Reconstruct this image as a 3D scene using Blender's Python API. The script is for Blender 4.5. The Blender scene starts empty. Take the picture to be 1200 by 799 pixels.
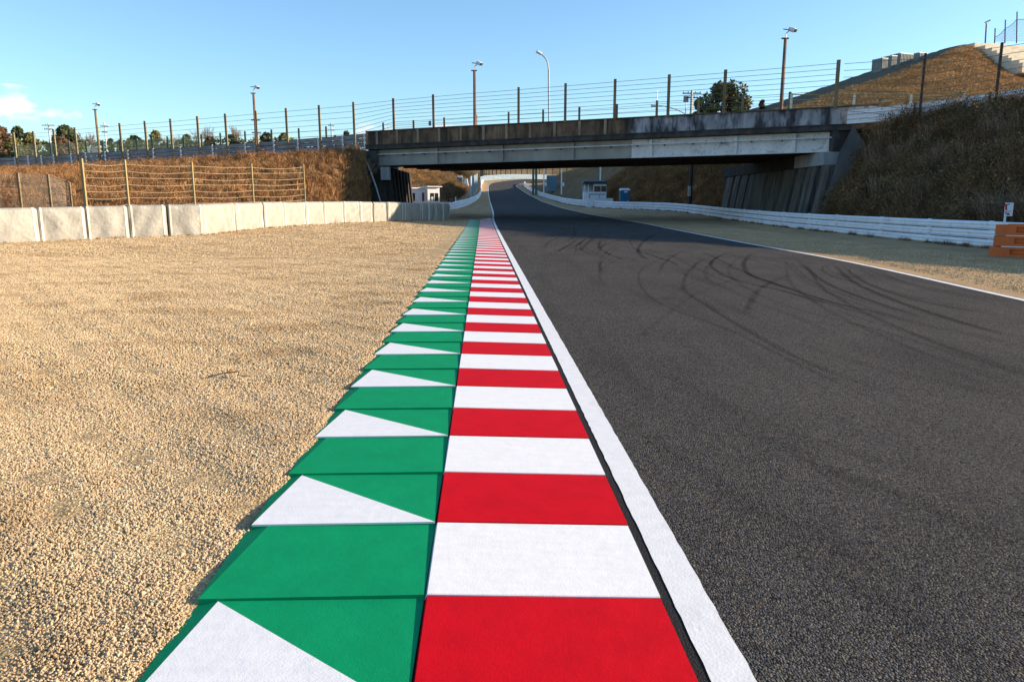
import bpy, bmesh, math, random
import numpy as np
from mathutils import Vector, Matrix
R = math.radians
random.seed(7); rng = np.random.default_rng(7)
S = bpy.context.scene
COL = S.collection

# ------------------------------------------------------------------ camera, world, sun, exposure
CAM_H, FPX, CX, CY, HORIZON = 1.68, 867.0, 600.0, 399.5, 238.0
PITCH = math.atan((CY - HORIZON) / FPX)
cam_data = bpy.data.cameras.new('camera'); cam = bpy.data.objects.new('camera', cam_data); COL.objects.link(cam)
cam.location = (0, 0, CAM_H); cam.rotation_euler = (math.pi / 2 - PITCH, 0, 0)
cam_data.sensor_width = 36.0; cam_data.lens = FPX / 1200.0 * 36.0
cam_data.clip_start = 0.05; cam_data.clip_end = 9000
S.camera = cam

SUN_EL, SUN_AZ = 15.5, 3.0          # elevation; degrees ahead of due right (+X)
world = bpy.data.worlds.new('World'); S.world = world; world.use_nodes = True
wn, wl = world.node_tree.nodes, world.node_tree.links
bg = wn['Background']; bg.inputs['Strength'].default_value = 0.11
sky = wn.new('ShaderNodeTexSky'); sky.sky_type = 'NISHITA'; sky.sun_disc = False
sky.sun_elevation = R(SUN_EL); sky.sun_rotation = R(90 - SUN_AZ)
sky.altitude = 50; sky.air_density = 1.0; sky.dust_density = 0.6; sky.ozone_density = 1.6
# a few small clouds low in the sky (seen to the left, and scattered round the horizon)
tc = wn.new('ShaderNodeTexCoord')
def wmath(op, a, b=None, c=None):
    n = wn.new('ShaderNodeMath'); n.operation = op
    for i, v in enumerate((a, b, c)):
        if v is None: continue
        if isinstance(v, (int, float)): n.inputs[i].default_value = v
        else: wl.new(v, n.inputs[i])
    return n.outputs[0]
sep = wn.new('ShaderNodeSeparateXYZ'); wl.new(tc.outputs['Generated'], sep.inputs[0])
azim = wmath('ARCTAN2', sep.outputs[0], sep.outputs[1])
elev = wmath('ARCSINE', sep.outputs[2])
comb = wn.new('ShaderNodeCombineXYZ')
wl.new(wmath('MULTIPLY', azim, 1.0), comb.inputs[0]); wl.new(wmath('MULTIPLY', elev, 2.2), comb.inputs[1])
cn = wn.new('ShaderNodeTexNoise'); cn.inputs['Scale'].default_value = 34; cn.inputs['Detail'].default_value = 7
cn.inputs['Roughness'].default_value = 0.55; wl.new(comb.outputs[0], cn.inputs['Vector'])
def blob(a0, e0, ra, re):
    da = wmath('DIVIDE', wmath('SUBTRACT', azim, R(a0)), R(ra)); de = wmath('DIVIDE', wmath('SUBTRACT', elev, R(e0)), R(re))
    d = wmath('SQRT', wmath('ADD', wmath('MULTIPLY', da, da), wmath('MULTIPLY', de, de)))
    return wmath('SUBTRACT', 1.0, d)
blobs = None
for a0, e0, ra, re, k in ((-32.9, 6.0, 1.9, 1.25, 1.0), (-34.6, 5.7, 2.0, 1.1, 1.0), (-31.2, 5.6, 2.0, 0.7, 0.6), (-36, 5.9, 4, 1.3, 1.0), (-9.2, 5.2, 3.0, 0.9, 0.42),
                          (-4.8, 5.3, 3.0, 0.8, 0.42), (40, 9, 8, 2.0, 0.9), (75, 7, 10, 2.2, 0.9), (-80, 8, 9, 2, 0.9), (-120, 7, 12, 2, .9), (140, 8, 10, 2.4, .9), (180, 6, 9, 2, .9)):
    b = wmath('MULTIPLY', wmath('MAXIMUM', blob(a0, e0, ra, re), 0.0), k)
    blobs = b if blobs is None else wmath('MAXIMUM', blobs, b)
dens = wmath('ADD', blobs, wmath('MULTIPLY', wmath('SUBTRACT', cn.outputs[0], 0.5), 1.9))
cm = wn.new('ShaderNodeMapRange'); cm.interpolation_type = 'SMOOTHSTEP'
cm.inputs[1].default_value = 0.14; cm.inputs[2].default_value = 0.62; cm.inputs[3].default_value = 0; cm.inputs[4].default_value = 0.85
wl.new(wmath('MULTIPLY', dens, wmath('GREATER_THAN', blobs, 0.001)), cm.inputs[0])
mixc = wn.new('ShaderNodeMixRGB'); wl.new(cm.outputs[0], mixc.inputs[0])
tint = wn.new('ShaderNodeMixRGB'); tint.blend_type = 'MULTIPLY'; tint.inputs[0].default_value = 1.0
tint.inputs[2].default_value = (0.77, 0.97, 1.14, 1)
wl.new(sky.outputs[0], tint.inputs[1])
wl.new(tint.outputs[0], mixc.inputs[1]); mixc.inputs[2].default_value = (4.6, 4.3, 4.4, 1)
wl.new(mixc.outputs[0], bg.inputs['Color'])

sd = bpy.data.lights.new('sun', 'SUN'); sd.energy = 5.0; sd.angle = R(0.5); sd.color = (1.0, 0.84, 0.64)
sun = bpy.data.objects.new('sun', sd); COL.objects.link(sun)
svec = Vector((math.cos(R(SUN_EL)) * math.cos(R(SUN_AZ)), math.cos(R(SUN_EL)) * math.sin(R(SUN_AZ)), math.sin(R(SUN_EL))))
sun.rotation_euler = svec.to_track_quat('Z', 'Y').to_euler(); sun.location = (60, 0, 40)
vs = S.view_settings; vs.view_transform = 'Standard'; vs.look = 'None'; vs.gamma = 1; vs.exposure = 1.1
S.render.engine = 'CYCLES'; S.cycles.max_bounces = 5

# ------------------------------------------------------------------ helpers
def ray(px, py):
    xc = (px - CX) / FPX; yc = (CY - py) / FPX; c, s = math.cos(PITCH), math.sin(PITCH)
    return Vector((xc, c + yc * s, -s + yc * c))
def at(px, py, Y):                      # the point at distance Y seen at a pixel of the photograph
    d = ray(px, py); t = Y / d.y
    return Vector((t * d.x, Y, CAM_H + t * d.z))
def on_ground(px, py, z=0.0):
    d = ray(px, py); t = (z - CAM_H) / d.z
    return Vector((t * d.x, t * d.y, z))
def xat(px, Y): return (px - CX) / FPX * (Y * math.cos(PITCH) + .3)
def sstep(a, b, x):
    t = np.clip((np.asarray(x, float) - a) / (b - a), 0, 1); return t * t * (3 - 2 * t)
_py = [-60, 30, 45, 55, 70, 84, 112, 150, 190, 235, 255, 300, 400, 2000]
_pz = [0, 0, 0.02, .08, .25, .52, .98, 1.95, 3.85, 6.9, 8.2, 11, 13, 13]
_gy = np.linspace(-60, 2000, 4121); _gz = np.interp(_gy, _py, _pz)
_k = np.hanning(41); _k /= _k.sum(); _gz = np.convolve(np.pad(_gz, 20, 'edge'), _k, 'valid')
def hr(y): return float(np.interp(y, _gy, _gz))
YAW = math.atan((566 - 600) / (FPX / math.cos(PITCH)))
KS, KC = math.sin(YAW), math.cos(YAW)
def kp(lat, s): return (lat * KC + s * KS, -lat * KS * 1.0 + s * KC)   # kerb frame -> world xy
def klat(x, y): return x * KC - y * KS
def gz(x, y):                            # gravel trap surface
    d = -(klat(x, y)) - 1.2
    return hr(y) + 0.32 * float(sstep(22, 46, y)) * float(sstep(0.5, 8, d)) + 0.026 * (1 - float(sstep(.15, 1.2, d))) - .012 * (1 - float(sstep(0, .06, d)))

def mat(name, color, rough=0.8, var=0.25, vscale=3.0, bump=0.0, bscale=40.0, metal=0.0, color2=None, detail=6, spec=0.3, stretch=(1, 1, 1), bdist=0.02, contrast=(0.3, 0.7), extra=None):
    m = bpy.data.materials.new(name); m.use_nodes = True
    n, l = m.node_tree.nodes, m.node_tree.links; b = n['Principled BSDF']
    b.inputs['Roughness'].default_value = rough; b.inputs['Metallic'].default_value = metal; b.inputs['Specular IOR Level'].default_value = spec
    geo = n.new('ShaderNodeNewGeometry'); mp = n.new('ShaderNodeMapping'); mp.inputs['Scale'].default_value = stretch
    l.new(geo.outputs['Position'], mp.inputs[0])
    nz = n.new('ShaderNodeTexNoise'); nz.inputs['Scale'].default_value = vscale; nz.inputs['Detail'].default_value = detail
    l.new(mp.outputs[0], nz.inputs['Vector'])
    mr = n.new('ShaderNodeMapRange'); mr.inputs[1].default_value = contrast[0]; mr.inputs[2].default_value = contrast[1]; l.new(nz.outputs[0], mr.inputs[0])
    mx = n.new('ShaderNodeMixRGB'); l.new(mr.outputs[0], mx.inputs[0])
    c2 = color2 if color2 else tuple(c * (1 - var) for c in color)
    mx.inputs[1].default_value = (*c2, 1); mx.inputs[2].default_value = (*color, 1)
    l.new(mx.outputs[0], b.inputs['Base Color'])
    if bump:
        bn = n.new('ShaderNodeTexNoise'); bn.inputs['Scale'].default_value = bscale; bn.inputs['Detail'].default_value = 4
        l.new(geo.outputs['Position'], bn.inputs['Vector'])
        bp = n.new('ShaderNodeBump'); bp.inputs['Strength'].default_value = bump; bp.inputs['Distance'].default_value = bdist
        l.new(bn.outputs[0], bp.inputs['Height']); l.new(bp.outputs[0], b.inputs['Normal'])
    if extra: extra(m, n, l, b, geo, mx)
    return m
def add_mix(n, l, b, fac, col):          # blend another colour over the base colour
    old = b.inputs['Base Color'].links[0].from_socket
    mx = n.new('ShaderNodeMixRGB'); l.new(fac, mx.inputs[0]); l.new(old, mx.inputs[1]); mx.inputs[2].default_value = (*col, 1)
    l.new(mx.outputs[0], b.inputs['Base Color']); return mx
def noise_fac(n, l, geo, scale, lo, hi, stretch=(1, 1, 1), detail=5, amount=1.0):
    mp = n.new('ShaderNodeMapping'); mp.inputs['Scale'].default_value = stretch; l.new(geo.outputs['Position'], mp.inputs[0])
    z = n.new('ShaderNodeTexNoise'); z.inputs['Scale'].default_value = scale; z.inputs['Detail'].default_value = detail; l.new(mp.outputs[0], z.inputs['Vector'])
    r = n.new('ShaderNodeMapRange'); r.inputs[1].default_value = lo; r.inputs[2].default_value = hi; r.inputs[4].default_value = amount; l.new(z.outputs[0], r.inputs[0])
    return r.outputs[0]

class MB:
    def __init__(s): s.v = []; s.f = []; s.m = []
    def quad(s, pts, mi=0):
        i = len(s.v); s.v += [tuple(p) for p in pts]; s.f.append(tuple(range(i, i + len(pts)))); s.m.append(mi)
    def hexa(s, p, mi=0):                # 8 points: bottom 4 (ccw seen from above), top 4
        i = len(s.v); s.v += [tuple(q) for q in p]
        for f in ((3, 2, 1, 0), (4, 5, 6, 7), (0, 1, 5, 4), (1, 2, 6, 5), (2, 3, 7, 6), (3, 0, 4, 7)):
            s.f.append(tuple(i + k for k in f)); s.m.append(mi)
    def box(s, x0, x1, y0, y1, z0, z1, mi=0, fn=None):
        p = [(x0, y0, z0), (x1, y0, z0), (x1, y1, z0), (x0, y1, z0), (x0, y0, z1), (x1, y0, z1), (x1, y1, z1), (x0, y1, z1)]
        s.hexa([fn(*q) if fn else q for q in p], mi)
    def tube(s, pts, r, n=6, mi=0, r1=None, cap=True):
        pts = [Vector(p) for p in pts]; rings = []
        for k, p in enumerate(pts):
            d = (pts[min(k + 1, len(pts) - 1)] - pts[max(k - 1, 0)]).normalized()
            a = d.cross(Vector((0, 0, 1)));
            if a.length < 1e-3: a = Vector((1, 0, 0))
            a.normalize(); b = d.cross(a)
            rr = r if r1 is None else r + (r1 - r) * k / (len(pts) - 1)
            i = len(s.v); rings.append(i)
            for j in range(n):
                t = 2 * math.pi * j / n; s.v.append(tuple(p + (a * math.cos(t) + b * math.sin(t)) * rr))
        for i0, i1 in zip(rings, rings[1:]):
            for j in range(n): s.f.append((i0 + j, i0 + (j + 1) % n, i1 + (j + 1) % n, i1 + j)); s.m.append(mi)
        if cap and n > 3:
            s.f.append(tuple(rings[0] + j for j in reversed(range(n)))); s.m.append(mi)
            s.f.append(tuple(rings[-1] + j for j in range(n))); s.m.append(mi)
    def grid(s, G, mi=0):                # G[row][col] points
        i = len(s.v); nr, nc = len(G), len(G[0])
        for row in G: s.v += [tuple(p) for p in row]
        for a in range(nr - 1):
            for c in range(nc - 1):
                s.f.append((i + a * nc + c, i + a * nc + c + 1, i + (a + 1) * nc + c + 1, i + (a + 1) * nc + c)); s.m.append(mi)
    def mesh(s, name, mats, smooth=False, off=(0, 0, 0)):
        me = bpy.data.meshes.new(name); ox, oy, oz = off
        me.from_pydata([(a - ox, b - oy, c - oz) for a, b, c in s.v], [], s.f)
        for m in (mats if isinstance(mats, (list, tuple)) else [mats]): me.materials.append(m)
        me.polygons.foreach_set('material_index', s.m)
        if smooth: me.polygons.foreach_set('use_smooth', [True] * len(s.f))
        me.update(); return me
    def build(s, name, mats, parent=None, smooth=False, fix=True):
        off = parent_world(parent)
        me = s.mesh(name, mats, smooth, off)
        if fix:
            bm = bmesh.new(); bm.from_mesh(me); bmesh.ops.recalc_face_normals(bm, faces=bm.faces); bm.to_mesh(me); bm.free()
        o = bpy.data.objects.new(name, me); COL.objects.link(o)
        if parent: o.parent = parent
        return o
def parent_world(p):
    v = Vector((0, 0, 0))
    while p: v += Vector(p.location); p = p.parent
    return v
def tag(o, label=None, cat=None, group=None, kind=None):
    if label: o['label'] = label
    if cat: o['category'] = cat
    if group: o['group'] = group
    if kind: o['kind'] = kind
    return o
def empty(name, loc, label, cat, group=None):
    o = bpy.data.objects.new(name, None); COL.objects.link(o); o.location = loc; o.empty_display_size = 0.3
    return tag(o, label, cat, group)
def copy_tree(o, parent=None):
    c = o.copy(); COL.objects.link(c); c.parent = parent
    for ch in list(o.children): copy_tree(ch, c)
    return c
def catmull(pts, n):                     # resample control points (any dim) to n rows
    P = np.array(pts, float); P = np.vstack([2 * P[0] - P[1], P, 2 * P[-1] - P[-2]]); out = []
    for t in np.linspace(0, len(pts) - 1 - 1e-9, n):
        i = int(t); u = t - i; p0, p1, p2, p3 = P[i:i + 4]
        out.append(.5 * ((2 * p1) + (-p0 + p2) * u + (2 * p0 - 5 * p1 + 4 * p2 - p3) * u * u + (-p0 + 3 * p1 - 3 * p2 + p3) * u ** 3))
    return np.array(out)
def lerp(a, b, t): return a + (b - a) * t
def vnoise(x, y, s=1.0, seed=0):         # cheap smooth noise
    return (math.sin(x * 1.3 * s + seed) * math.cos(y * 1.7 * s + seed * 2.1) + .5 * math.sin(x * 2.9 * s + y * 2.3 * s + seed * 1.3) + .3 * math.sin(x * 5.1 * s - y * 4.7 * s + seed)) / 1.8
def loft(lines, nrow, ncol):             # lines: list of 3-D control polylines (same length) -> array nrow x ncol x 3
    L = [catmull(l, nrow) for l in lines]; out = np.zeros((nrow, ncol, 3))
    for i in range(nrow): out[i] = catmull([l[i] for l in L], ncol) if len(L) > 2 else np.array([lerp(L[0][i], L[1][i], t) for t in np.linspace(0, 1, ncol)])
    return out
def sheet(name, G, m, kind='structure', smooth=True, cls=None):
    b = MB(); b.grid(G.tolist()); o = b.build(name, m, smooth=smooth); o['kind'] = kind
    if sum(p.normal.z for p in o.data.polygons) < 0: o.data.flip_normals()
    return o
def sample(G, n):                        # random points over a lofted grid
    nr, nc = G.shape[:2]
    a = np.linalg.norm(np.cross(G[1:, :-1] - G[:-1, :-1], G[:-1, 1:] - G[:-1, :-1]), axis=2).ravel()
    idx = rng.choice(a.size, n, p=a / a.sum()); i, j = idx // (nc - 1), idx % (nc - 1)
    u, v = rng.random(n)[:, None], rng.random(n)[:, None]
    return (G[i, j] * (1 - u) + G[i + 1, j] * u) * (1 - v) + (G[i, j + 1] * (1 - u) + G[i + 1, j + 1] * u) * v
HID = bpy.data.collections.new('scatter sources')    # never linked to the scene
def source_collection(name, meshes):
    c = bpy.data.collections.new(name)
    for me in meshes:
        o = bpy.data.objects.new(me.name, me); c.objects.link(o)
    return c
def scatter(name, pos, scl, rot, coll, label=None):
    pos = np.asarray(pos, float); n = len(pos)
    me = bpy.data.meshes.new(name); me.from_pydata(pos.tolist(), [], [])
    a = me.attributes.new('scl', 'FLOAT_VECTOR', 'POINT'); a.data.foreach_set('vector', np.asarray(scl, np.float32).ravel())
    a = me.attributes.new('rot', 'FLOAT_VECTOR', 'POINT'); a.data.foreach_set('vector', np.asarray(rot, np.float32).ravel())
    o = bpy.data.objects.new(name, me); COL.objects.link(o)
    g = bpy.data.node_groups.new(name, 'GeometryNodeTree')
    g.interface.new_socket('Geometry', in_out='INPUT', socket_type='NodeSocketGeometry'); g.interface.new_socket('Geometry', in_out='OUTPUT', socket_type='NodeSocketGeometry')
    N, L = g.nodes, g.links
    gi, go = N.new('NodeGroupInput'), N.new('NodeGroupOutput')
    ci = N.new('GeometryNodeCollectionInfo'); ci.inputs['Collection'].default_value = coll; ci.inputs['Separate Children'].default_value = True; ci.inputs['Reset Children'].default_value = True
    ip = N.new('GeometryNodeInstanceOnPoints'); ip.inputs['Pick Instance'].default_value = True
    def attr(nm):
        q = N.new('GeometryNodeInputNamedAttribute'); q.data_type = 'FLOAT_VECTOR'; q.inputs['Name'].default_value = nm; return q.outputs['Attribute']
    ri = N.new('FunctionNodeRandomValue'); ri.data_type = 'INT'; ri.inputs['Min'].default_value = 0; ri.inputs['Max'].default_value = max(0, len(coll.objects) - 1)
    L.new(gi.outputs[0], ip.inputs['Points']); L.new(ci.outputs[0], ip.inputs['Instance']); L.new(attr('rot'), ip.inputs['Rotation']); L.new(attr('scl'), ip.inputs['Scale'])
    out = [s for s in ri.outputs if s.type == 'INT'][0]; L.new(out, ip.inputs['Instance Index'])
    L.new(ip.outputs[0], go.inputs[0])
    md = o.modifiers.new('scatter', 'NODES'); md.node_group = g
    o['kind'] = 'stuff'
    if label: o['label'] = label
    return o

# ------------------------------------------------------------------ materials
def gravel_extra(m, n, l, b, geo, mx):
    vo = n.new('ShaderNodeTexVoronoi'); vo.inputs['Scale'].default_value = 62; l.new(geo.outputs['Position'], vo.inputs['Vector'])
    hs = n.new('ShaderNodeSeparateColor'); l.new(vo.outputs['Color'], hs.inputs[0])
    r = n.new('ShaderNodeMapRange'); r.inputs[3].default_value = .45; r.inputs[4].default_value = 1.5; l.new(hs.outputs[0], r.inputs[0])
    mu = n.new('ShaderNodeVectorMath'); mu.operation = 'SCALE'; l.new(mx.outputs[0], mu.inputs[0]); l.new(r.outputs[0], mu.inputs['Scale'])
    l.new(mu.outputs[0], b.inputs['Base Color'])
    add_mix(n, l, b, noise_fac(n, l, geo, .35, .52, .72, stretch=(1, 2.2, 1), amount=.55), (.26, .155, .07))
    bp = n.new('ShaderNodeBump'); bp.invert = True; bp.inputs['Strength'].default_value = .5; bp.inputs['Distance'].default_value = .012; l.new(vo.outputs['Distance'], bp.inputs['Height'])
    z = n.new('ShaderNodeTexNoise'); z.inputs['Scale'].default_value = 2.2; z.inputs['Detail'].default_value = 8; l.new(geo.outputs['Position'], z.inputs['Vector'])
    bp2 = n.new('ShaderNodeBump'); bp2.inputs['Strength'].default_value = .8; bp2.inputs['Distance'].default_value = .09; l.new(z.outputs[0], bp2.inputs['Height']); l.new(bp.outputs[0], bp2.inputs['Normal'])
    l.new(bp2.outputs[0], b.inputs['Normal'])
M = {}
M['gravel'] = mat('gravel', (.54, .36, .17), .9, color2=(.45, .29, .13), vscale=1.2, extra=gravel_extra)
M['pebble'] = []
for i, c in enumerate(((.61, .44, .255), (.54, .385, .215), (.67, .505, .32), (.46, .33, .19))):
    M['pebble'].append(mat('pebble_%d' % i, c, .85, var=.22, vscale=60, spec=.15, extra=lambda m, n, l, b, geo, mx: (add_mix(n, l, b, noise_fac(n, l, geo, .55, .50, .68, stretch=(1, 1.8, 1), amount=.55), (.27, .165, .075)), add_mix(n, l, b, noise_fac(n, l, geo, .8, .56, .70, stretch=(1.5, .6, 1), amount=.4), (.66, .50, .30)))))
M['verge'] = mat('verge_gravel', (.50, .32, .15), .95, color2=(.33, .21, .10), vscale=.8, stretch=(1, .4, 1), bump=1.0, bscale=30, bdist=.05, detail=10)
def asphalt_extra(m, n, l, b, geo, mx):
    vo = n.new('ShaderNodeTexVoronoi'); vo.inputs['Scale'].default_value = 105; l.new(geo.outputs['Position'], vo.inputs['Vector'])
    hs = n.new('ShaderNodeSeparateColor'); l.new(vo.outputs['Color'], hs.inputs[0])
    r = n.new('ShaderNodeMapRange'); r.inputs[3].default_value = .22; r.inputs[4].default_value = 1.8; l.new(hs.outputs[0], r.inputs[0])
    mu = n.new('ShaderNodeVectorMath'); mu.operation = 'SCALE'; l.new(mx.outputs[0], mu.inputs[0]); l.new(r.outputs[0], mu.inputs['Scale']); l.new(mu.outputs[0], b.inputs['Base Color'])
    f = n.new('ShaderNodeMapRange'); f.inputs[1].default_value = .88; f.inputs[2].default_value = .95; f.inputs[4].default_value = .7; l.new(hs.outputs[1], f.inputs[0])
    add_mix(n, l, b, f.outputs[0], (.20, .165, .11))
    add_mix(n, l, b, noise_fac(n, l, geo, .9, .52, .75, stretch=(2.2, .22, 1), amount=.45), (.028, .026, .026))
    bp = n.new('ShaderNodeBump'); bp.invert = True; bp.inputs['Strength'].default_value = 1.0; bp.inputs['Distance'].default_value = .011; l.new(vo.outputs['Distance'], bp.inputs['Height'])
    l.new(bp.outputs[0], b.inputs['Normal'])
M['asphalt'] = mat('asphalt', (.072, .066, .062), .95, color2=(.054, .050, .048), vscale=.5, spec=.06, extra=asphalt_extra)
M['seam'] = mat('bitumen_seam', (.012, .012, .013), .85, bump=1.0, bscale=120, bdist=.015, spec=.25)
def paint_extra(wear, wcol):
    def f(m, n, l, b, geo, mx):
        add_mix(n, l, b, noise_fac(n, l, geo, 6, .56, .85, amount=wear), wcol)
        z = n.new('ShaderNodeTexNoise'); z.inputs['Scale'].default_value = 14; z.inputs['Detail'].default_value = 9; l.new(geo.outputs['Position'], z.inputs['Vector'])
        z2 = n.new('ShaderNodeTexNoise'); z2.inputs['Scale'].default_value = 130; z2.inputs['Detail'].default_value = 3; l.new(geo.outputs['Position'], z2.inputs['Vector'])
        b1 = n.new('ShaderNodeBump'); b1.inputs['Strength'].default_value = .35; b1.inputs['Distance'].default_value = .006; l.new(z.outputs[0], b1.inputs['Height'])
        b2 = n.new('ShaderNodeBump'); b2.inputs['Strength'].default_value = .3; b2.inputs['Distance'].default_value = .003; l.new(z2.outputs[0], b2.inputs['Height']); l.new(b1.outputs[0], b2.inputs['Normal'])
        l.new(b2.outputs[0], b.inputs['Normal'])
    return f
M['red'] = mat('kerb_red_paint', (.56, .002, .010), .75, var=.14, vscale=5, spec=.08, extra=paint_extra(.25, (.50, .006, .012)))
M['white'] = mat('kerb_white_paint', (.80, .77, .75), .6, var=.07, vscale=5, spec=.3, stretch=(1, 4, 1), extra=paint_extra(.30, (.68, .65, .63)))
M['green'] = mat('kerb_green_paint', (.002, .275, .105), .75, var=.12, vscale=5, spec=.08, extra=paint_extra(.22, (.006, .30, .12)))
def line_extra(m, n, l, b, geo, mx):
    add_mix(n, l, b, noise_fac(n, l, geo, 9, .60, .74, stretch=(1, .5, 1), detail=9, amount=.35), (.42, .39, .37))
    z = n.new('ShaderNodeTexVoronoi'); z.inputs['Scale'].default_value = 70; l.new(geo.outputs['Position'], z.inputs['Vector'])
    b1 = n.new('ShaderNodeBump'); b1.inputs['Strength'].default_value = .10; b1.inputs['Distance'].default_value = .006; l.new(z.outputs[0], b1.inputs['Height']); l.new(b1.outputs[0], b.inputs['Normal'])
M['line'] = mat('white_line_paint', (.80, .77, .74), .65, var=.10, vscale=12, extra=line_extra)
M['ground'] = mat('earth', (.20, .14, .075), .95, var=.4, vscale=.2, bump=.6, bscale=6, bdist=.1)
M['slope'] = mat('dry_slope', (.25, .145, .06), .95, color2=(.13, .08, .035), vscale=.7, bump=1, bscale=3, bdist=.3)
M['slope_dark'] = mat('scrub_slope', (.10, .070, .035), .95, color2=(.05, .038, .02), vscale=.6, bump=1, bscale=3, bdist=.3)
M['mound'] = mat('mound_turf', (.15, .105, .05), .95, color2=(.075, .062, .032), vscale=.22, stretch=(1, 1, 2.2), bump=1, bscale=1.2, bdist=.5, detail=9)
def stain(col1, sc, lo, hi, amt, st):
    def f(m, n, l, b, geo, mx):
        add_mix(n, l, b, noise_fac(n, l, geo, sc, lo, hi, stretch=st, detail=8, amount=amt), col1)
        add_mix(n, l, b, noise_fac(n, l, geo, sc * 4, .55, .7, stretch=st, detail=6, amount=amt * .6), tuple(c * .5 for c in col1))
    return f
M['concrete_stained'] = mat('stained_concrete', (.25, .160, .095), .9, color2=(.10, .064, .04), vscale=1.1, bump=.5, bscale=12, extra=stain((.028, .024, .022), .9, .40, .66, .9, (1.6, 1.6, .22)))
M['concrete_pale'] = mat('weathered_concrete', (.42, .40, .41), .9, color2=(.16, .155, .17), vscale=1.3, stretch=(1.4, 1.4, .35), bump=.5, bscale=12, extra=stain((.035, .033, .038), 1.0, .46, .60, .92, (1.3, 1.3, .4)))
M['pilaster'] = mat('pilaster_concrete', (.36, .26, .165), .9, color2=(.16, .115, .075), vscale=1.6, stretch=(1, 1, .4))
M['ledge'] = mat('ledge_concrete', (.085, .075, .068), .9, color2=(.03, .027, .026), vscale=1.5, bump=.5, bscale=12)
M['girder_grey'] = mat('grey_girder_paint', (.36, .34, .29), .7, color2=(.24, .225, .195), vscale=.9, stretch=(1, 1, .5))
M['girder_white'] = mat('pale_girder_paint', (.74, .70, .66), .6, color2=(.58, .55, .52), vscale=.9, stretch=(1, 1, .5), extra=stain((.30, .27, .25), 1.3, .58, .70, .7, (1, 1, 1.6)))
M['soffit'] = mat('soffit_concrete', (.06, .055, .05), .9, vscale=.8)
M['abutment_shaded'] = mat('shaded_abutment_concrete', (.055, .048, .04), .9, color2=(.018, .016, .015), vscale=.9, stretch=(1.8, 1.8, .15))  # shade under the deck and between the ribs is painted into this colour
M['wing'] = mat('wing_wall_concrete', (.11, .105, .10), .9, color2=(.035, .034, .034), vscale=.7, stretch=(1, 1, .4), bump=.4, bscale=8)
M['abutment'] = mat('abutment_concrete', (.16, .148, .125), .9, color2=(.07, .066, .056), vscale=.9, stretch=(1.5, 1.5, .25), bump=.4, bscale=8, extra=stain((.03, .028, .026), .9, .5, .68, .85, (1.6, 1.6, .12)))
M['abut_pale'] = mat('abutment_cap_concrete', (.36, .36, .36), .9, color2=(.22, .22, .22), vscale=1.2, stretch=(1, 1, .3))
M['wood'] = mat('weathered_post', (.27, .19, .10), .8, color2=(.13, .09, .05), vscale=2.0, stretch=(1, 1, .4))
M['post_tan'] = mat('tan_post', (.40, .28, .12), .7, var=.3, vscale=3, stretch=(1, 1, .4))
M['post_olive'] = mat('olive_grey_post', (.27, .225, .13), .8, color2=(.17, .14, .085), vscale=2.5, stretch=(1, 1, .4))
M['rust'] = mat('rusty_pole', (.26, .15, .095), .75, color2=(.12, .075, .055), vscale=1.6, stretch=(1, 1, .5))
M['post_shaded'] = mat('shaded_rusty_post', (.075, .05, .04), .8, var=.4, vscale=2)  # rust colour darkened to paint in the unlit look of these posts
M['galv'] = mat('galvanised_steel', (.48, .48, .47), .5, var=.2, vscale=4, metal=.3)
M['wire'] = mat('fence_wire', (.23, .20, .16), .6, var=.2, vscale=1, metal=.3)
M['wire_tan'] = mat('tan_wire', (.42, .32, .20), .7, var=.2, vscale=1)
M['rail_white'] = mat('white_guardrail_paint', (.82, .82, .83), .45, color2=(.70, .70, .72), vscale=.9, spec=.4, extra=stain((.34, .31, .28), 1.5, .60, .78, .45, (1, .6, .5)))
M['rail_far'] = mat('shade_tinted_barrier', (.20, .26, .31), .6, var=.2, vscale=.5)  # the shade lying on the far barrier is put into this blue-grey
M['rail_grey'] = mat('grey_guardrail', (.30, .31, .34), .45, color2=(.20, .21, .235), vscale=.9, metal=.35)
M['white_paint'] = mat('white_painted_wall', (.78, .75, .70), .7, var=.10, vscale=2)
M['terrace'] = mat('pale_terrace_concrete', (.80, .69, .52), .85, color2=(.55, .45, .32), vscale=.9, stretch=(1, 1, 3))
M['white_metal'] = mat('white_metal', (.78, .78, .78), .45, var=.1, vscale=3)
M['dark'] = mat('dark_metal', (.03, .03, .032), .6, var=.2)
M['glass'] = mat('dark_window', (.035, .035, .035), .12, var=.3, vscale=2, spec=.6)
M['blue'] = mat('blue_plastic', (.02, .14, .25), .45, var=.15, vscale=3)
M['bluegrey'] = mat('blue_grey_sheet', (.15, .23, .28), .6, var=.25, vscale=2)
M['orange'] = mat('orange_plastic', (.66, .135, .022), .5, var=.2, vscale=2.2, spec=.35, bump=.15, bscale=12, extra=stain((.40, .10, .03), 3, .58, .75, .4, (1, 1, 1)))
M['tarp'] = mat('white_tarpaulin', (.37, .34, .285), .6, color2=(.30, .275, .23), vscale=2.2, bump=.35, bscale=7, bdist=.08, extra=stain((.27, .235, .18), 1.2, .60, .85, .4, (1, 1, .8)))
M['strap'] = mat('cream_strap', (.72, .67, .52), .6, var=.12, vscale=6)
M['brown'] = mat('brown_panel', (.16, .085, .05), .7, var=.2)
M['redmark'] = mat('red_print', (.45, .02, .03), .5, var=.05)
M['blackmark'] = mat('black_print', (.04, .03, .03), .5, var=.05)
M['bark'] = mat('bark', (.10, .075, .05), .9, var=.4, vscale=3, stretch=(1, 1, .3))
def leafmat(nm, c, c2): return mat(nm, c, .75, color2=c2, vscale=.55, spec=.2, detail=8, contrast=(.38, .62))
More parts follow.
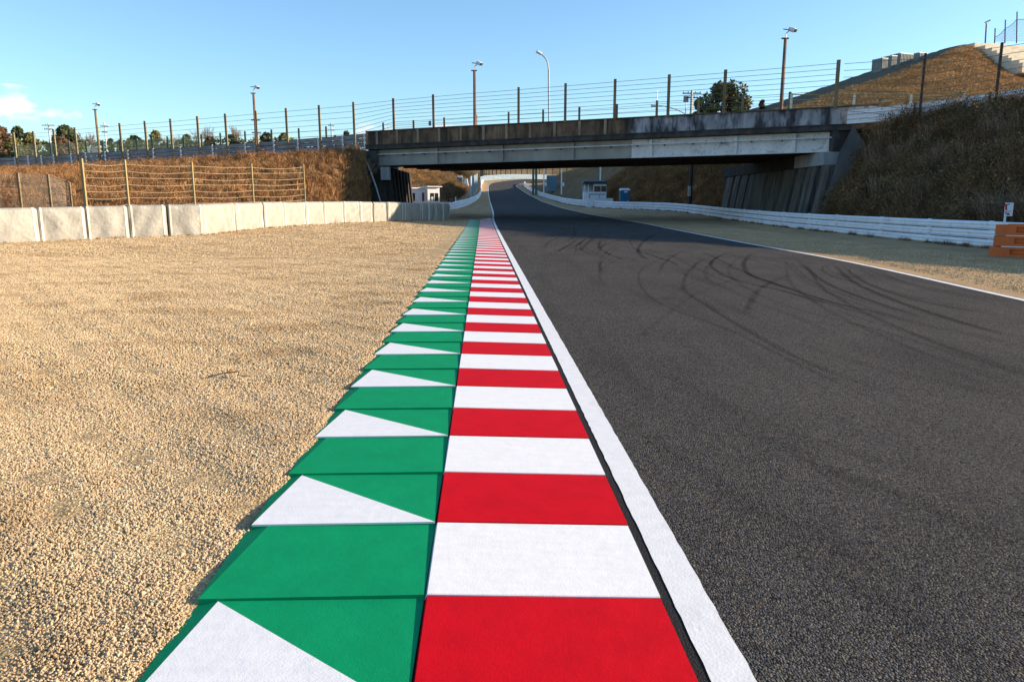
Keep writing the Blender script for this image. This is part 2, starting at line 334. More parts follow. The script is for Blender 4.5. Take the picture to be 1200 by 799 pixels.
M['leaf_dark'] = leafmat('dark_foliage', (.085, .095, .030), (.030, .042, .016))
M['leaf_olive'] = leafmat('olive_foliage', (.165, .15, .042), (.05, .048, .017))
M['leaf_brown'] = leafmat('russet_foliage', (.16, .085, .038), (.07, .040, .02))
M['twig'] = mat('bare_twigs', (.22, .175, .15), .9, var=.3)
M['container'] = mat('grey_green_container', (.20, .22, .20), .6, var=.3, vscale=1.5, stretch=(3, 3, .3))
M['net'] = mat('green_net', (.11, .155, .115), .9, var=.2, vscale=1)
GR = {}
GR['gold'] = [mat('golden_grass_%d' % i, c, .85, color2=c2, vscale=.4, spec=.15) for i, (c, c2) in enumerate((((.47, .235, .088), (.24, .115, .045)), ((.36, .165, .065), (.17, .08, .033)), ((.55, .335, .15), (.30, .17, .075))))]
GR['pale'] = [mat('pale_grass_%d' % i, c, .9, color2=c2, vscale=.5, spec=.1) for i, (c, c2) in enumerate((((.40, .29, .19), (.26, .18, .115)), ((.32, .20, .125), (.20, .125, .08))))]
GR['dull'] = [mat('brown_grass_%d' % i, c, .9, color2=c2, vscale=.5, spec=.1) for i, (c, c2) in enumerate((((.29, .16, .075), (.13, .073, .036)), ((.20, .130, .055), (.09, .063, .03)), ((.38, .25, .14), (.20, .13, .075))))]

# ------------------------------------------------------------------ large structure: ground sheets
xs = np.concatenate([np.linspace(-4000, -300, 12), np.linspace(-250, 250, 41), np.linspace(300, 4000, 12)])
ys = np.concatenate([np.linspace(-1500, -100, 8), np.linspace(-60, 420, 97), np.linspace(500, 7000, 14)])
G = np.array([[(x, y, hr(min(max(y, -60), 2000)) - .45) for x in xs] for y in ys]); sheet('ground', G, M['ground'])

PAIRS = [((1.11, -6), (7.3, -6)), ((.8, 2), (8.0, 2)), ((.38, 13), (9.0, 13)), ((.03, 22), (9.8, 22)), ((-.39, 33), (9.95, 33)), ((-1.28, 56), (10.3, 56)),
         ((-1.75, 70), (9.4, 72)), ((-2.1, 84), (8.4, 84)), ((-3.0, 112), (7.3, 112)), ((-4.4, 150), (6.0, 150)), ((-5.9, 190), (3.95, 190)), ((-7.2, 228), (1.7, 226)),
         ((-7.3, 242), (1.65, 240)), ((-6.4, 258), (4.5, 258)), ((-2.2, 277), (12, 274)), ((6.2, 298), (22, 286)), ((38, 330), (45, 308))]
NR = 260
Lc = catmull([p[0] for p in PAIRS], NR); Rc = catmull([p[1] for p in PAIRS], NR)
for i in range(NR):                      # the near left line is dead straight along the kerb
    if Lc[i][1] < 66: Lc[i][0] = (.885 + Lc[i][1] * KS) / KC
G = np.zeros((NR, 10, 3))
for i in range(NR):
    w = (Rc[i] - Lc[i]); u = w / np.linalg.norm(w); a = Lc[i] - u * .10; b = Rc[i] + u * .12
    for j, t in enumerate(np.linspace(0, 1, 10)):
        p = lerp(a, b, t); G[i, j] = (p[0], p[1], hr(p[1]))
sheet('track', G, M['asphalt'])
def strip(name, C, side, w0, w1, z, m, jit=0.0, sub=1):
    C = np.array(C); n = (len(C) - 1) * sub + 1
    X = np.interp(np.linspace(0, len(C) - 1, n), np.arange(len(C)), C[:, 0]); Y = np.interp(np.linspace(0, len(C) - 1, n), np.arange(len(C)), C[:, 1])
    g = []
    for i in range(n):
        d = np.array([X[min(i + 1, n - 1)] - X[max(i - 1, 0)], Y[min(i + 1, n - 1)] - Y[max(i - 1, 0)]]); d /= np.linalg.norm(d); nn = np.array([d[1], -d[0]])
        a = np.array([X[i], Y[i]]) + nn * (w0 + random.uniform(-jit, jit)); b = np.array([X[i], Y[i]]) + nn * (w1 + random.uniform(-jit, jit))
        g.append([(a[0], a[1], hr(a[1]) + z), (b[0], b[1], hr(b[1]) + z)])
    return sheet(name, np.array(g), m)
near = [kp(.885, s) for s in np.linspace(-3, 66, 900)]
tail = [tuple(p) for p in Lc if p[1] > 66.5]
strip('white_line', near + tail, 0, -.083, .080, .006, M['line'], jit=.003)
strip('bitumen_seam', [kp(.78, s) for s in np.linspace(-3, 66, 1200)], 0, -.036, .033, .003, M['seam'], jit=.006)
strip('white_line', [tuple(p) for p in Rc], 0, -.07, .07, .006, M['line'], jit=.004, sub=3)

# gravel trap on the left
rows = [(-6, -34), (2, -34), (8, -34), (14, -33), (20, -32), (26, -29), (31, -23.5), (36, -17.5), (46, -14.5), (53, -12), (60, -11), (66, -11)]
G = []
for y, xl in catmull(rows, 150):
    xr_ = kp(-1.15, y / KC)[0]; row = []
    for t in np.linspace(0, 1, 70) ** 1.6:
        x = lerp(xr_, xl, t); row.append((x, y, gz(x, y) + .018 * vnoise(x, y, 1.1) + .010 * vnoise(x, y, 4.3, 3)))
    G.append(row)
GRAVEL = np.array(G); sheet('gravel_trap', GRAVEL, M['gravel'])
# gravel verges: left beyond the kerb, right of the track
G = []
for L, (fx, fy) in zip(catmull([(-1.1 - .6, 65.5), (-1.9, 72), (-2.2, 84), (-3.1, 112), (-4.5, 150), (-6.0, 190), (-7.35, 228), (-7.5, 244), (-6.6, 259), (-2.4, 279), (6, 301), (38, 333)], 120),
                       catmull([(-12.5, 64.5), (-12.5, 72), (-13, 84), (-22, 112), (-16, 150), (-14, 190), (-15, 228), (-16, 250), (-14, 270), (-6, 295), (4, 315), (38, 352)], 120)):
    G.append([(lerp(L[0] - .0, fx, t), lerp(L[1], fy, t), hr(lerp(L[1], fy, t)) + .004 + .02 * t + .02 * t * vnoise(fx * t, L[1])) for t in np.linspace(0, 1, 12)])
sheet('gravel_verge', np.array(G), M['verge'])
RAIL = [(17.9, 8), (17.8, 20), (17.8, 27.5), (17.75, 33), (18.2, 44), (18.5, 52), (19.3, 66), (19.8, 78), (19.8, 92), (17.6, 100), (14.3, 106), (12.0, 115), (9.75, 130), (9.0, 150), (7.6, 166), (6.0, 190), (3.9, 228), (4.2, 246)]
VR = catmull([(8.0, -6), (8.1, 2), (9.1, 13), (9.9, 22), (10.05, 33), (10.4, 56), (9.5, 72), (8.5, 84), (7.4, 112), (6.1, 150), (4.05, 190), (1.8, 226), (1.75, 240), (4.6, 257)], 140)
VB = catmull([(20.5, -6), (20.5, 2), (20.5, 13), (20.5, 22), (20.5, 33), (21, 56), (22.5, 72), (23, 84), (16, 112), (12, 150), (8.5, 190), (6.5, 226), (7.5, 244), (9, 252)], 140)
G = []
for a, b in zip(VR, VB):
    G.append([(lerp(a[0], b[0], t), lerp(a[1], b[1], t), hr(lerp(a[1], b[1], t)) + .003 + .05 * float(sstep(0, .3, t)) * (a[1] < 120) * (.5 + .5 * vnoise(lerp(a[0], b[0], t) * .7, a[1] * .5))) for t in np.linspace(0, 1, 26)])
VERGE = np.array(G); sheet('gravel_verge', VERGE, M['verge'])

# slopes
def hill(lines, nrow, ncol, amp, scale, seed):
    H = loft(lines, nrow, ncol)
    for i in range(nrow):
        for j in range(ncol):
            e = math.sin(math.pi * min(1, j / (ncol - 1) * 1.0)) ** .5 if ncol > 2 else 1
            H[i, j, 2] += amp * e * vnoise(H[i, j, 0], H[i, j, 1], scale, seed)
    return H
RH = hill([[(20.0, -30, -.2), (20, -10, -.2), (20.2, 5, -.2), (19.6, 20, -.1), (19.4, 27.5, -.1), (19.4, 34, -.1), (20.0, 44, -.1), (21.0, 51.5, -.1), (23.6, 53.6, -.1)],
           [(26.0, -30, 3.2), (26, -10, 3.2), (26, 5, 3.2), (25.6, 20, 3.4), (25.4, 28, 3.6), (24.9, 35, 3.6), (24.0, 44, 3.4), (23.4, 51, 3.4), (24.2, 53.9, 3.2)],
           [(41, -30, 7.2), (41, -10, 7.3), (42, 5, 7.4), (41.5, 15, 7.5), (40, 27, 7.7), (37.5, 36, 8.1), (33.5, 43.5, 7.9), (29, 48.8, 7.2), (25.0, 54.0, 6.7)],
           [(60, -30, 7.0), (60, -10, 7.0), (60, 5, 7.0), (60, 20, 7.0), (60, 36, 7.4), (56, 48, 7.4), (48, 56, 7.2), (40, 60, 7.0), (28, 62, 6.8)]], 70, 40, .28, .8, 4)
sheet('hillside', RH, M['slope_dark'])
RF = hill([[(23.2, 68, .2), (23.0, 78, .3), (22.5, 92, .5), (21, 101, .6), (18.6, 108, .8), (16.4, 117, 1), (12.5, 131, 1.3), (10.2, 150, 1.8), (9, 168, 2.6), (7.6, 190, 3.7), (7, 228, 6), (9, 250, 7.5)],
           [(30, 68, 4.2), (30, 78, 4.5), (29, 92, 5.2), (27, 101, 5.5), (24.5, 108, 5.8), (22, 117, 6.2), (20, 131, 6.6), (18, 150, 7), (15, 172, 7), (12, 195, 7), (12, 228, 8.0), (16, 250, 9)],
           [(40, 68, 7.5), (41, 78, 8.2), (40, 92, 9.0), (39, 101, 9.4), (38, 108, 9.8), (36, 117, 10.5), (33, 131, 11), (30, 150, 11.5), (26, 175, 11), (21, 200, 10.5), (22, 230, 10.5), (26, 255, 11)],
           [(90, 68, 7.5), (90, 78, 8.2), (90, 92, 9.0), (90, 101, 9.2), (90, 108, 9.6), (90, 117, 10), (90, 131, 10.5), (90, 150, 11), (90, 175, 11), (90, 200, 10.5), (90, 230, 11), (90, 270, 12)]], 70, 36, .3, .6, 2)
sheet('hillside', RF, M['slope'])
LE = hill([[(-52, 8, -.2), (-42, 22, 0), (-27, 32, .2), (-19.2, 38, .25), (-16.2, 47.5, .3), (-13.8, 53.5, .3), (-12.9, 59, .3), (-12.3, 66.5, .3)],
           [(-66, 40, 2.1), (-53, 44, 2.0), (-37, 47, 2.1), (-27, 50, 2.5), (-21.5, 53, 3.0), (-17.5, 57.5, 3.3), (-14.6, 62, 3.4), (-12.9, 68.2, 3.4)],
           [(-76, 64, 3.6), (-62, 64, 3.5), (-44, 63, 3.6), (-33.5, 65, 4.2), (-26.6, 67, 4.7), (-20.6, 65, 5.0), (-16.4, 66.8, 5.4), (-13.7, 70.0, 5.9)],
           [(-100, 112, 5.3), (-82, 104, 5.3), (-64, 96, 5.3), (-47, 88, 5.4), (-36, 82, 5.6), (-28, 79, 5.8), (-21, 76, 6.1), (-15.2, 73.4, 6.4)],
           [(-130, 180, 6.8), (-110, 175, 6.8), (-85, 165, 6.8), (-62, 160, 6.8), (-50, 150, 6.8), (-40, 140, 6.8), (-32, 110, 6.6), (-22, 84, 6.6)],
           [(-330, 320, 14), (-240, 320, 14), (-180, 320, 14), (-130, 320, 14), (-100, 320, 14), (-70, 320, 13), (-44, 240, 11), (-30, 130, 8)]], 60, 60, .22, .8, 9)
sheet('embankment', LE, M['slope'])
LF = hill([[(-16, 84, .3), (-21, 96, .5), (-22, 122, 1.0), (-18.5, 132, 1.3), (-13.5, 139, 1.6), (-11.5, 152, 1.9), (-11.2, 190, 3.7), (-12.6, 232, 6.6), (-13, 262, 8.4)],
           [(-20, 84, 3.0), (-26, 97, 4), (-27, 122, 4.6), (-23, 136, 4.8), (-19, 146, 5), (-16.5, 160, 5.4), (-16, 194, 6.5), (-17, 234, 8.3), (-18, 266, 10)],
           [(-25, 85, 6.5), (-34, 100, 7.5), (-37, 124, 8.5), (-34, 142, 9.0), (-29, 156, 9.6), (-26, 172, 10), (-25, 204, 11), (-26, 240, 12), (-28, 275, 13)],
           [(-40, 88, 7), (-60, 108, 8), (-64, 130, 9), (-64, 150, 10), (-60, 165, 11), (-56, 185, 12), (-54, 215, 13), (-54, 250, 13.5), (-56, 290, 14)]], 50, 26, .25, .7, 5)
sheet('hillside', LF, M['slope'])
# far high ground behind the bend
FG = loft([[(-60, 300, 9.5), (-14, 290, 9.6), (4, 320, 11.2), (40, 360, 12), (160, 374, 12)], [(-80, 330, 17), (-24, 325, 18), (-4, 350, 19), (40, 388, 20), (200, 400, 20)], [(-150, 700, 22), (-20, 700, 22), (50, 700, 22), (120, 700, 21), (300, 700, 20)]], 30, 12)
sheet('far_hill', FG, M['slope_dark'])
# grassy mound beyond the bridge on the right
SIL = [at(830, 139, 118), at(900, 122, 124), at(960, 103, 132), at(1030, 79, 142), at(1085, 63, 150), at(1140, 52, 158), at(1200, 47.5, 166), at(1300, 46, 170)]
RPX = [(845, 142, 92, 836, 138), (915, 132, 98, 900, 122), (980, 112, 106, 960, 103), (1045, 91, 118, 1030, 79), (1092, 72, 134, 1085, 63), (1137, 55, 150, 1138, 52), (1188, 73, 158, 1194, 70), (1300, 112, 160, 1306, 108)]
RID = [at(a, b, c) for a, b, c, d, e in RPX]
SIL = []
for p, (a, b, c, d, e) in zip(RID, RPX):
    rr = ray(d, e); rr = rr / rr.y; ga, gb = .37, .02      # left facing flank: rises to the right
    den = rr.z - ga * rr.x - gb; num = p.z - CAM_H - ga * p.x - gb * p.y; Yq = num / den if abs(den) > 1e-6 else c + 40
    Yq = min(max(Yq, c + 12), c + 60); SIL.append(at(d, e, Yq))
MID = [at(860, 150, 80), at(940, 143, 82), at(1010, 129, 86), at(1075, 108, 96), at(1125, 91, 112), at(1172, 87, 128), at(1225, 106, 134), at(1330, 132, 138)]
FOOT = [at(880, 165, 74), at(960, 160, 72), at(1040, 150, 70), at(1110, 138, 70), at(1170, 130, 72), at(1230, 124, 76), at(1290, 120, 80), at(1400, 114, 84)]
BACK = [p + Vector((-6, 40, -9)) for p in SIL]
def hill_lin(lines, nrow, ncol, amp, scale, seed):
    L = [catmull(l, nrow) for l in lines]; H = np.zeros((nrow, ncol, 3)); k = len(L) - 1
    for i in range(nrow):
        for j in range(ncol):
            t = j / (ncol - 1) * k; q = min(int(t), k - 1); u = t - q
            H[i, j] = L[q][i] * (1 - u) + L[q + 1][i] * u; H[i, j, 2] += amp * vnoise(H[i, j, 0], H[i, j, 1], scale, seed)
    for _ in range(2): H[:, 1:-1] = .25 * H[:, :-2] + .5 * H[:, 1:-1] + .25 * H[:, 2:]
    return H
MO = hill_lin([BACK, SIL, RID, MID, FOOT], 70, 45, .25, .35, 1)
sheet('grass_mound', MO, M['mound'])

# ------------------------------------------------------------------ kerbs
PITCH_S = .7330; S0 = 2.905
kr = empty('kerb', (0, 0, 0), 'flat red and white striped kerb beside the white edge line', 'kerb'); kr.rotation_euler = (0, 0, -YAW)
kg = empty('kerb', (0, 0, 0), 'raised green sawtooth kerb with white triangles beside the gravel', 'kerb'); kg.rotation_euler = (0, 0, -YAW)
def red_block(m):
    b = MB(); g = .0015; Ln = PITCH_S - g; e = .004
    nr = [(-.275, 0), (-.248, .050), (.25, .0318), (.752, .014)]
    def prof(y, dz): return [(x, y, z + dz) for x, z in nr]
    A = prof(g + e, 0.0); B = prof(Ln, -.007); A0 = [(x, g, z - e) for x, z in nr]
    for k in range(3):
        b.quad([A[k], A[k + 1], B[k + 1], B[k]]); b.quad([A0[k], A0[k + 1], A[k + 1], A[k]])
    b.quad([(-.275, g, -.12), (.752, g, -.12)] + A0[::-1]); b.quad([B[0], B[1], B[2], B[3], (.752, Ln, -.12), (-.275, Ln, -.12)])
    b.quad([A0[3], (.752, g, -.12), (.752, Ln, -.12), B[3], A[3]]); b.quad([A0[0], A[0], B[0], (-.275, Ln, -.12), (-.275, g, -.12)])
    me = b.mesh('kerb_block', m); bm = bmesh.new(); bm.from_mesh(me); bmesh.ops.remove_doubles(bm, verts=bm.verts, dist=1e-5); bmesh.ops.recalc_face_normals(bm, faces=bm.faces); bm.to_mesh(me); bm.free(); return me
def green_block(white):
    b = MB(); g = .001; Ln = PITCH_S - g
    NL, NRt, FR, FI, FL = (-1.208, g, .046), (-.262, g, .046), (-.262, Ln, .030), (-1.125, Ln, .036), (-1.240, Ln, .012)
    NL2, NR2 = (-1.208, g, -.16), (-.262, g, -.16); FL2, FR2 = (-1.245, Ln, -.16), (-.262, Ln, -.16)
    b.quad([NL, NRt, FI], 1 if white else 0); b.quad([NRt, FR, FI]); b.quad([NL, FI, FL]); dz = Vector((0, 0, .010)); b.quad([Vector(NL) - dz, Vector(NRt) - dz, NRt, NL], 1 if white else 0); b.quad([NL2, NR2, Vector(NRt) - dz, Vector(NL) - dz])
    b.quad([FR2, FL2, FL, FI, FR]); b.quad([NL2, NL, FL, FL2]); b.quad([NR2, FR2, FR, NRt])
    me = b.mesh('kerb_block', [M['green'], M['white']]); bm = bmesh.new(); bm.from_mesh(me); bmesh.ops.remove_doubles(bm, verts=bm.verts, dist=1e-5); bmesh.ops.recalc_face_normals(bm, faces=bm.faces); bm.to_mesh(me); bm.free(); return me
MR, MW, MG, MGW = red_block(M['red']), red_block(M['white']), green_block(False), green_block(True)
k0, k1 = -4, int((66 - S0) / PITCH_S)
for k in range(k0, k1):
    s = S0 + k * PITCH_S; odd = k % 2
    for me, par in (((MW if not odd else MR), kr), ((MG if not odd else MGW), kg)):
        o = bpy.data.objects.new('kerb_block', me); COL.objects.link(o); o.parent = par
        yy = s * KC; o.location = (0, s, hr(yy)); o.rotation_euler = (math.atan2(hr(yy + .73) - hr(yy), .73), 0, 0)
b = MB(); s = S0 + k1 * PITCH_S; z0 = hr(s)
b.quad([(-.25, s, z0 + .045), (.738, s, z0 + .006), (.738, s + 5, hr(s + 5) + .006)]); b.quad([(-.25, s, z0 - .1), (-.25, s, z0 + .045), (.738, s + 5, hr(s + 5) + .006), (.738, s + 5, hr(s + 5) - .1)])
e = b.build('kerb_end', M['white']); e.parent = kr

# ------------------------------------------------------------------ skid marks (thin worn rubber lying on the track)
ms = bpy.data.materials.new('tyre_rubber'); ms.use_nodes = True
n, l = ms.node_tree.nodes, ms.node_tree.links; b_ = n['Principled BSDF']; b_.inputs['Base Color'].default_value = (.007, .006, .006, 1); b_.inputs['Roughness'].default_value = 1.0; b_.inputs['Specular IOR Level'].default_value = .02
tr = n.new('ShaderNodeBsdfTransparent'); mxs = n.new('ShaderNodeMixShader'); geo = n.new('ShaderNodeNewGeometry')
at_n = n.new('ShaderNodeAttribute'); at_n.attribute_name = 'cover'
f1 = noise_fac(n, l, geo, 45, .22, .52, detail=4)
mm = n.new('ShaderNodeMath'); mm.operation = 'MULTIPLY'; l.new(f1, mm.inputs[0]); l.new(at_n.outputs['Fac'], mm.inputs[1])
l.new(mm.outputs[0], mxs.inputs[0]); l.new(tr.outputs[0], mxs.inputs[1]); l.new(b_.outputs[0], mxs.inputs[2]); l.new(mxs.outputs[0], n['Material Output'].inputs[0])
SK0 = [([(793, 295), (840, 298), (900, 301.7), (977, 306.7), (1020, 311)], .16, .85), ([(863, 295), (843, 300), (833, 310), (847, 321.7), (872, 331), (917, 341), (967, 355), (1030, 372)], .18, .8),
      ([(884, 296), (874, 304), (872, 312), (879, 322), (902, 330.5), (935, 342), (985, 357), (1060, 372)], .22, .85), ([(923, 322), (893, 337), (881, 352), (872, 372)], .2, .5),
      ([(800, 293), (780, 307), (773, 318)], .16, .6), ([(773, 272), (756, 282), (748, 292), (752, 300), (762, 306)], .22, .85), ([(705, 279), (702, 290), (716, 299), (735, 306)], .2, .7),
      ([(733, 280), (712, 286), (700, 292)], .2, .7), ([(697, 278), (678, 295)], .2, .7), ([(660, 277), (645, 283), (637, 291)], .2, .7), ([(672, 266), (673, 276), (662, 284)], .2, .6), ([(690, 279), (672, 290)], .2, .5),
      ([(934, 304.7), (952, 320), (975, 335), (1025, 354), (1090, 375)], .18, .85), ([(975, 307), (996, 327.5), (1031, 345), (1069, 359.5), (1127, 378), (1200, 398)], .2, .9), ([(981, 307), (1013, 330), (1054, 346), (1098, 357), (1180, 372)], .15, .7),
      ([(969, 308.5), (964, 317), (982, 326), (1010, 333)], .14, .6), ([(820, 294), (845, 306), (868, 318), (910, 333), (960, 347)], .14, .6), ([(1000, 311), (1060, 330), (1130, 345), (1200, 356)], .16, .5), ([(740, 293), (765, 300), (800, 313)], .16, .5),
      ([(780, 296), (810, 312), (850, 330), (900, 345)], .14, .35), ([(1030, 322), (1000, 325), (975, 322)], .14, .5), ([(650, 330), (720, 345), (800, 352)], .12, .3), ([(870, 495), (968, 549), (1043, 575), (1110, 605), (1200, 644)], .22, .38),
      ([(760, 430), (840, 470), (960, 520), (1100, 560)], .25, .22), ([(930, 400), (1020, 430), (1200, 470)], .25, .25), ([(700, 470), (800, 540), (900, 600), (1080, 700)], .22, .22), ([(1000, 360), (1100, 385), (1200, 405)], .2, .4), ([(830, 560), (930, 640), (1060, 720), (1190, 790)], .2, .2)]
SK = []
for pl, w, c in SK0:
    SK.append(([on_ground(*p)[:2] for p in pl], w * .8, c * .8))
    if c >= .5:
        for kk in range(2):
            ox, oy = random.uniform(-1.7, 1.7), random.uniform(-.8, .8); st = random.uniform(.8, 1.5); p0 = on_ground(*pl[0])
            SK.append(([((p[0] - p0.x) * st + p0.x + ox, (p[1] - p0.y) * st + p0.y + oy) for p in (on_ground(*q) for q in pl)], w * random.uniform(.45, .7), c * random.uniform(.25, .55)))
bm_ = MB(); cov = []
SKN = 0
for pl, w, c in SK:
    SKN += 1; 
    C = catmull([tuple(p) for p in pl], 40); n_ = len(C)
    for i in range(n_):
        d = C[min(i + 1, n_ - 1)] - C[max(i - 1, 0)]; d /= np.linalg.norm(d) + 1e-9; nn = np.array([d[1], -d[0]]); z = hr(C[i][1]) + .004 + .00012 * SKN
        fade = min(1, i / 6, (n_ - 1 - i) / 6)
        for q, cc in ((-w / 2, 0), (-w / 5, c), (w / 5, c), (w / 2, 0)):
            p = C[i] + nn * q; bm_.v.append((p[0], p[1], z)); cov.append(cc * fade * .52)
    i0 = len(bm_.v) - n_ * 4
    for i in range(n_ - 1):
        for j in range(3): bm_.f.append((i0 + i * 4 + j, i0 + i * 4 + j + 1, i0 + i * 4 + j + 5, i0 + i * 4 + j + 4)); bm_.m.append(0)
o = bm_.build('skid_marks', ms, fix=False); o['kind'] = 'structure'
a = o.data.attributes.new('cover', 'FLOAT', 'POINT'); a.data.foreach_set('value', cov)

# ------------------------------------------------------------------ road bridge
BD, BN, BO = Vector((.9149, -.4039, 0)), Vector((.4039, .9149, 0)), Vector((-15.39, 72.33, 0))
def bp3(t, w, z): return BO + BD * t + BN * w + Vector((0, 0, z + .0056 * t))
T0, T1, WID = 2.0, 44.9, 14.0
TM = 27.2                                  # where the paler right stretch begins
br = empty('road_bridge', tuple(bp3(23, 7, 0)), 'weathered concrete road bridge crossing over the race track', 'bridge')
t = T0; i = 0
while t < T1 - .2:
    w_ = 2.2 if i else 1.1; t2 = min(t + w_, T1); pale = t >= TM - .3; mm_ = M['concrete_pale'] if pale else M['concrete_stained']
    b = MB(); b.box(t + .006, t2 - .006, .06, .28, 7.02, 8.17, fn=bp3); b.build('parapet_panel', mm_, br)
    if not pale or i % 3 == 0:
        b = MB(); b.box(t - .11, t + .11, -.05 if not pale else .03, .30, 7.02, 8.172, fn=bp3); b.build('pilaster', mm_ if pale else M['pilaster'], br)
    t = t2; i += 1
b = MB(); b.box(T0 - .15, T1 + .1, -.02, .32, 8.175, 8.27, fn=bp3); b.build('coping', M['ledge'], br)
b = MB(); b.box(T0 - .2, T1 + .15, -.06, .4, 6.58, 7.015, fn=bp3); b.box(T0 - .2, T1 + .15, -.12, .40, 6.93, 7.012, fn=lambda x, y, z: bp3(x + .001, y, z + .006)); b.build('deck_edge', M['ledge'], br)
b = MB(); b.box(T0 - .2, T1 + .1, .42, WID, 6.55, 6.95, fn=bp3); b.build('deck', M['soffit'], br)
b = MB(); b.box(T0 - .2, T1 + .1, WID - .2, WID + .1, 6.55, 8.2, fn=bp3); b.build('far_parapet', M['concrete_stained'], br)
def ibeam(ta, tb, w, name, m):
    b = MB(); b.box(ta, tb, w - .03, w + .03, 5.16, 6.547, fn=bp3)
    b.box(ta, tb, w - .24, w + .24, 5.10, 5.157, fn=bp3); return b.build(name, m, br)
ibeam(T0 + .5, TM, .55, 'girder', M['girder_grey']); ibeam(TM + .004, T1 - 1.6, .55, 'girder', M['girder_white'])
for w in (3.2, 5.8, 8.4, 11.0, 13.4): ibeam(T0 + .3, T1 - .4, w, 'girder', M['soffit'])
for px in (512, 588, 671, 763, 862, 930):
    n_ = None
    best = min(np.linspace(T0, T1, 800), key=lambda q: abs((lambda p: 600 + 867 * p.x / (p.y * math.cos(PITCH) + (CAM_H - p.z) * math.sin(PITCH)))(bp3(q, .4, 5.9)) - px))
    b = MB(); b.box(best - .12, best + .12, .30, .515, 5.165, 6.5, fn=bp3); b.build('stiffener', M['girder_white'] if best > TM else M['girder_grey'], br)
b = MB(); b.tube([bp3(q, .22, 6.12) for q in np.linspace(T0 + .8, T1 - 2.5, 12)], .05, 6); pipe = b.build('conduit', M['girder_white'], br)
b = MB()
for q in np.arange(T0 + 1.5, T1 - 2.5, 2.2): b.box(q - .03, q + .03, .18, .52, 5.98, 6.07, fn=bp3)
o = b.build('bracket', M['dark'], br); o['kind'] = 'stuff'
# right abutment with battered ribs
def rx(px, X): return X * FPX / (px - 600)
b = MB(); XA = 23.0
b.hexa([(XA - .75, 54.0, -.3), (XA + 4, 54.0, -.3), (XA + 4, 80.5, -.3), (XA - .75, 80.5, -.3), (XA, 54.0, 4.35), (XA + 4, 54.0, 4.35), (XA + 4, 80.5, 4.35), (XA, 80.5, 4.35)])
b.build('abutment', M['abutment_shaded'], br)
for ya, yb, mq in ((54.6, 60.2, 'abut_pale'), (60.21, 80.5, 'abutment_shaded')):  # inner stretch of the seat takes the colour with painted shade
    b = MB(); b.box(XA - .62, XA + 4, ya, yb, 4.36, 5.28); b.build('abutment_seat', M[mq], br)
for pa, pb in ((966, 956), (951, 940), (936, 929), (925, 874), (872, 865), (863, 857.5), (855, 848)):
    ya, yb = rx(pa, XA - .35), rx(pb, XA - .35); b = MB(); q = .5
    b.hexa([(XA - .75 - q, ya, -.3), (XA - .3, ya, -.3), (XA - .3, yb, -.3), (XA - .75 - q, yb, -.3), (XA - q, ya, 4.34), (XA + .3, ya, 4.34), (XA + .3, yb, 4.34), (XA - q, yb, 4.34)]); b.build('rib', M['abutment'], br)
b = MB()                                   # wing wall: a battered slab leaning back into the slope
W = [at(962, 252, 53.2), at(1013, 252, 52.0), at(1013, 168, 52.6), at(1000, 147, 53.4), at(984, 178, 53.6)]
Wb = [p + Vector((1.2, 2.6, 0)) for p in W]
b.quad(W); b.quad(Wb[::-1])
for i in range(5): b.quad([W[i], Wb[i], Wb[(i + 1) % 5], W[(i + 1) % 5]])
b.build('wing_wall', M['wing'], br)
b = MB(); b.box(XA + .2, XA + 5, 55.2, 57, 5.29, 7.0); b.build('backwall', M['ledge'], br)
# left abutment
b = MB(); b.hexa([(-14, 70.2, -.3), (-11.5, 70.4, -.3), (-11.6, 86.5, -.3), (-14, 86.5, -.3), (-14, 70.2, 5.05), (-11.9, 70.4, 5.05), (-11.9, 86.5, 5.05), (-14, 86.5, 5.05)]); b.build('abutment', M['abutment_shaded'], br)
b = MB(); b.box(-15, -12.6, 71.2, 86, 5.06, 6.5); b.build('backwall', M['ledge'], br)
for y0 in np.arange(71, 85, 2.3):
    b = MB(); b.hexa([(-11.6, y0, -.2), (-11.05, y0, -.2), (-11.05, y0 + .9, -.2), (-11.6, y0 + .9, -.2), (-11.95, y0, 5.0), (-11.5, y0, 5.0), (-11.5, y0 + .9, 5.0), (-11.95, y0 + .9, 5.0)]); b.build('rib', M['abutment_shaded'], br)
p0, p1 = at(447, 211, 69.6), at(456.5, 196, 69.6); b = MB(); b.box(p0.x, p1.x, 69.3, 70.1, p0.z, p1.z); b.build('bearing_block', M['abut_pale'], br)
b = MB(); b.tube([at(428, 187, 69.2), at(434, 200, 69.0), at(441, 220, 68.8), at(447, 240, 68.6)], .07, 6); b.build('drain_pipe', M['galv'], br)

# ------------------------------------------------------------------ fences
def post_mb(base, top, r, sq=True):
    b = MB()
    if sq: b.box(base.x - r, base.x + r, base.y - r, base.y + r, base.z, top.z)
    else: b.tube([base, top], r, 8)
    return b
def fence(name, label, cat, posts, r, pm, wires, wm, wr=.016, sag=0.0, group=None, skip=(), sq=True):
    f = empty(name, tuple(posts[0][0]), label, cat, group)
    for i_, (base, top) in enumerate(posts):
        if i_ not in skip: post_mb(base, top, r, sq).build('post', pm, f)
    for k in range(wires):
        u = (k + .35) / wires; pts = []
        for (b0, t0), (b1, t1) in zip(posts, posts[1:]):
            a, c = b0.lerp(t0, u), b1.lerp(t1, u)
            for q in np.linspace(0, 1, 7)[:-1]: pts.append(a.lerp(c, q) + Vector((0, -r, -sag * 4 * q * (1 - q) * (1 + .6 * math.sin(k * 2.3 + a.x)))))
        pts.append(posts[-1][0].lerp(posts[-1][1], u) + Vector((0, -r, 0)))
        b = MB(); b.tube(pts, wr, 4); b.build('wire', wm, f)
    return f
def fz(n): return 72.33 - 1.779 * n
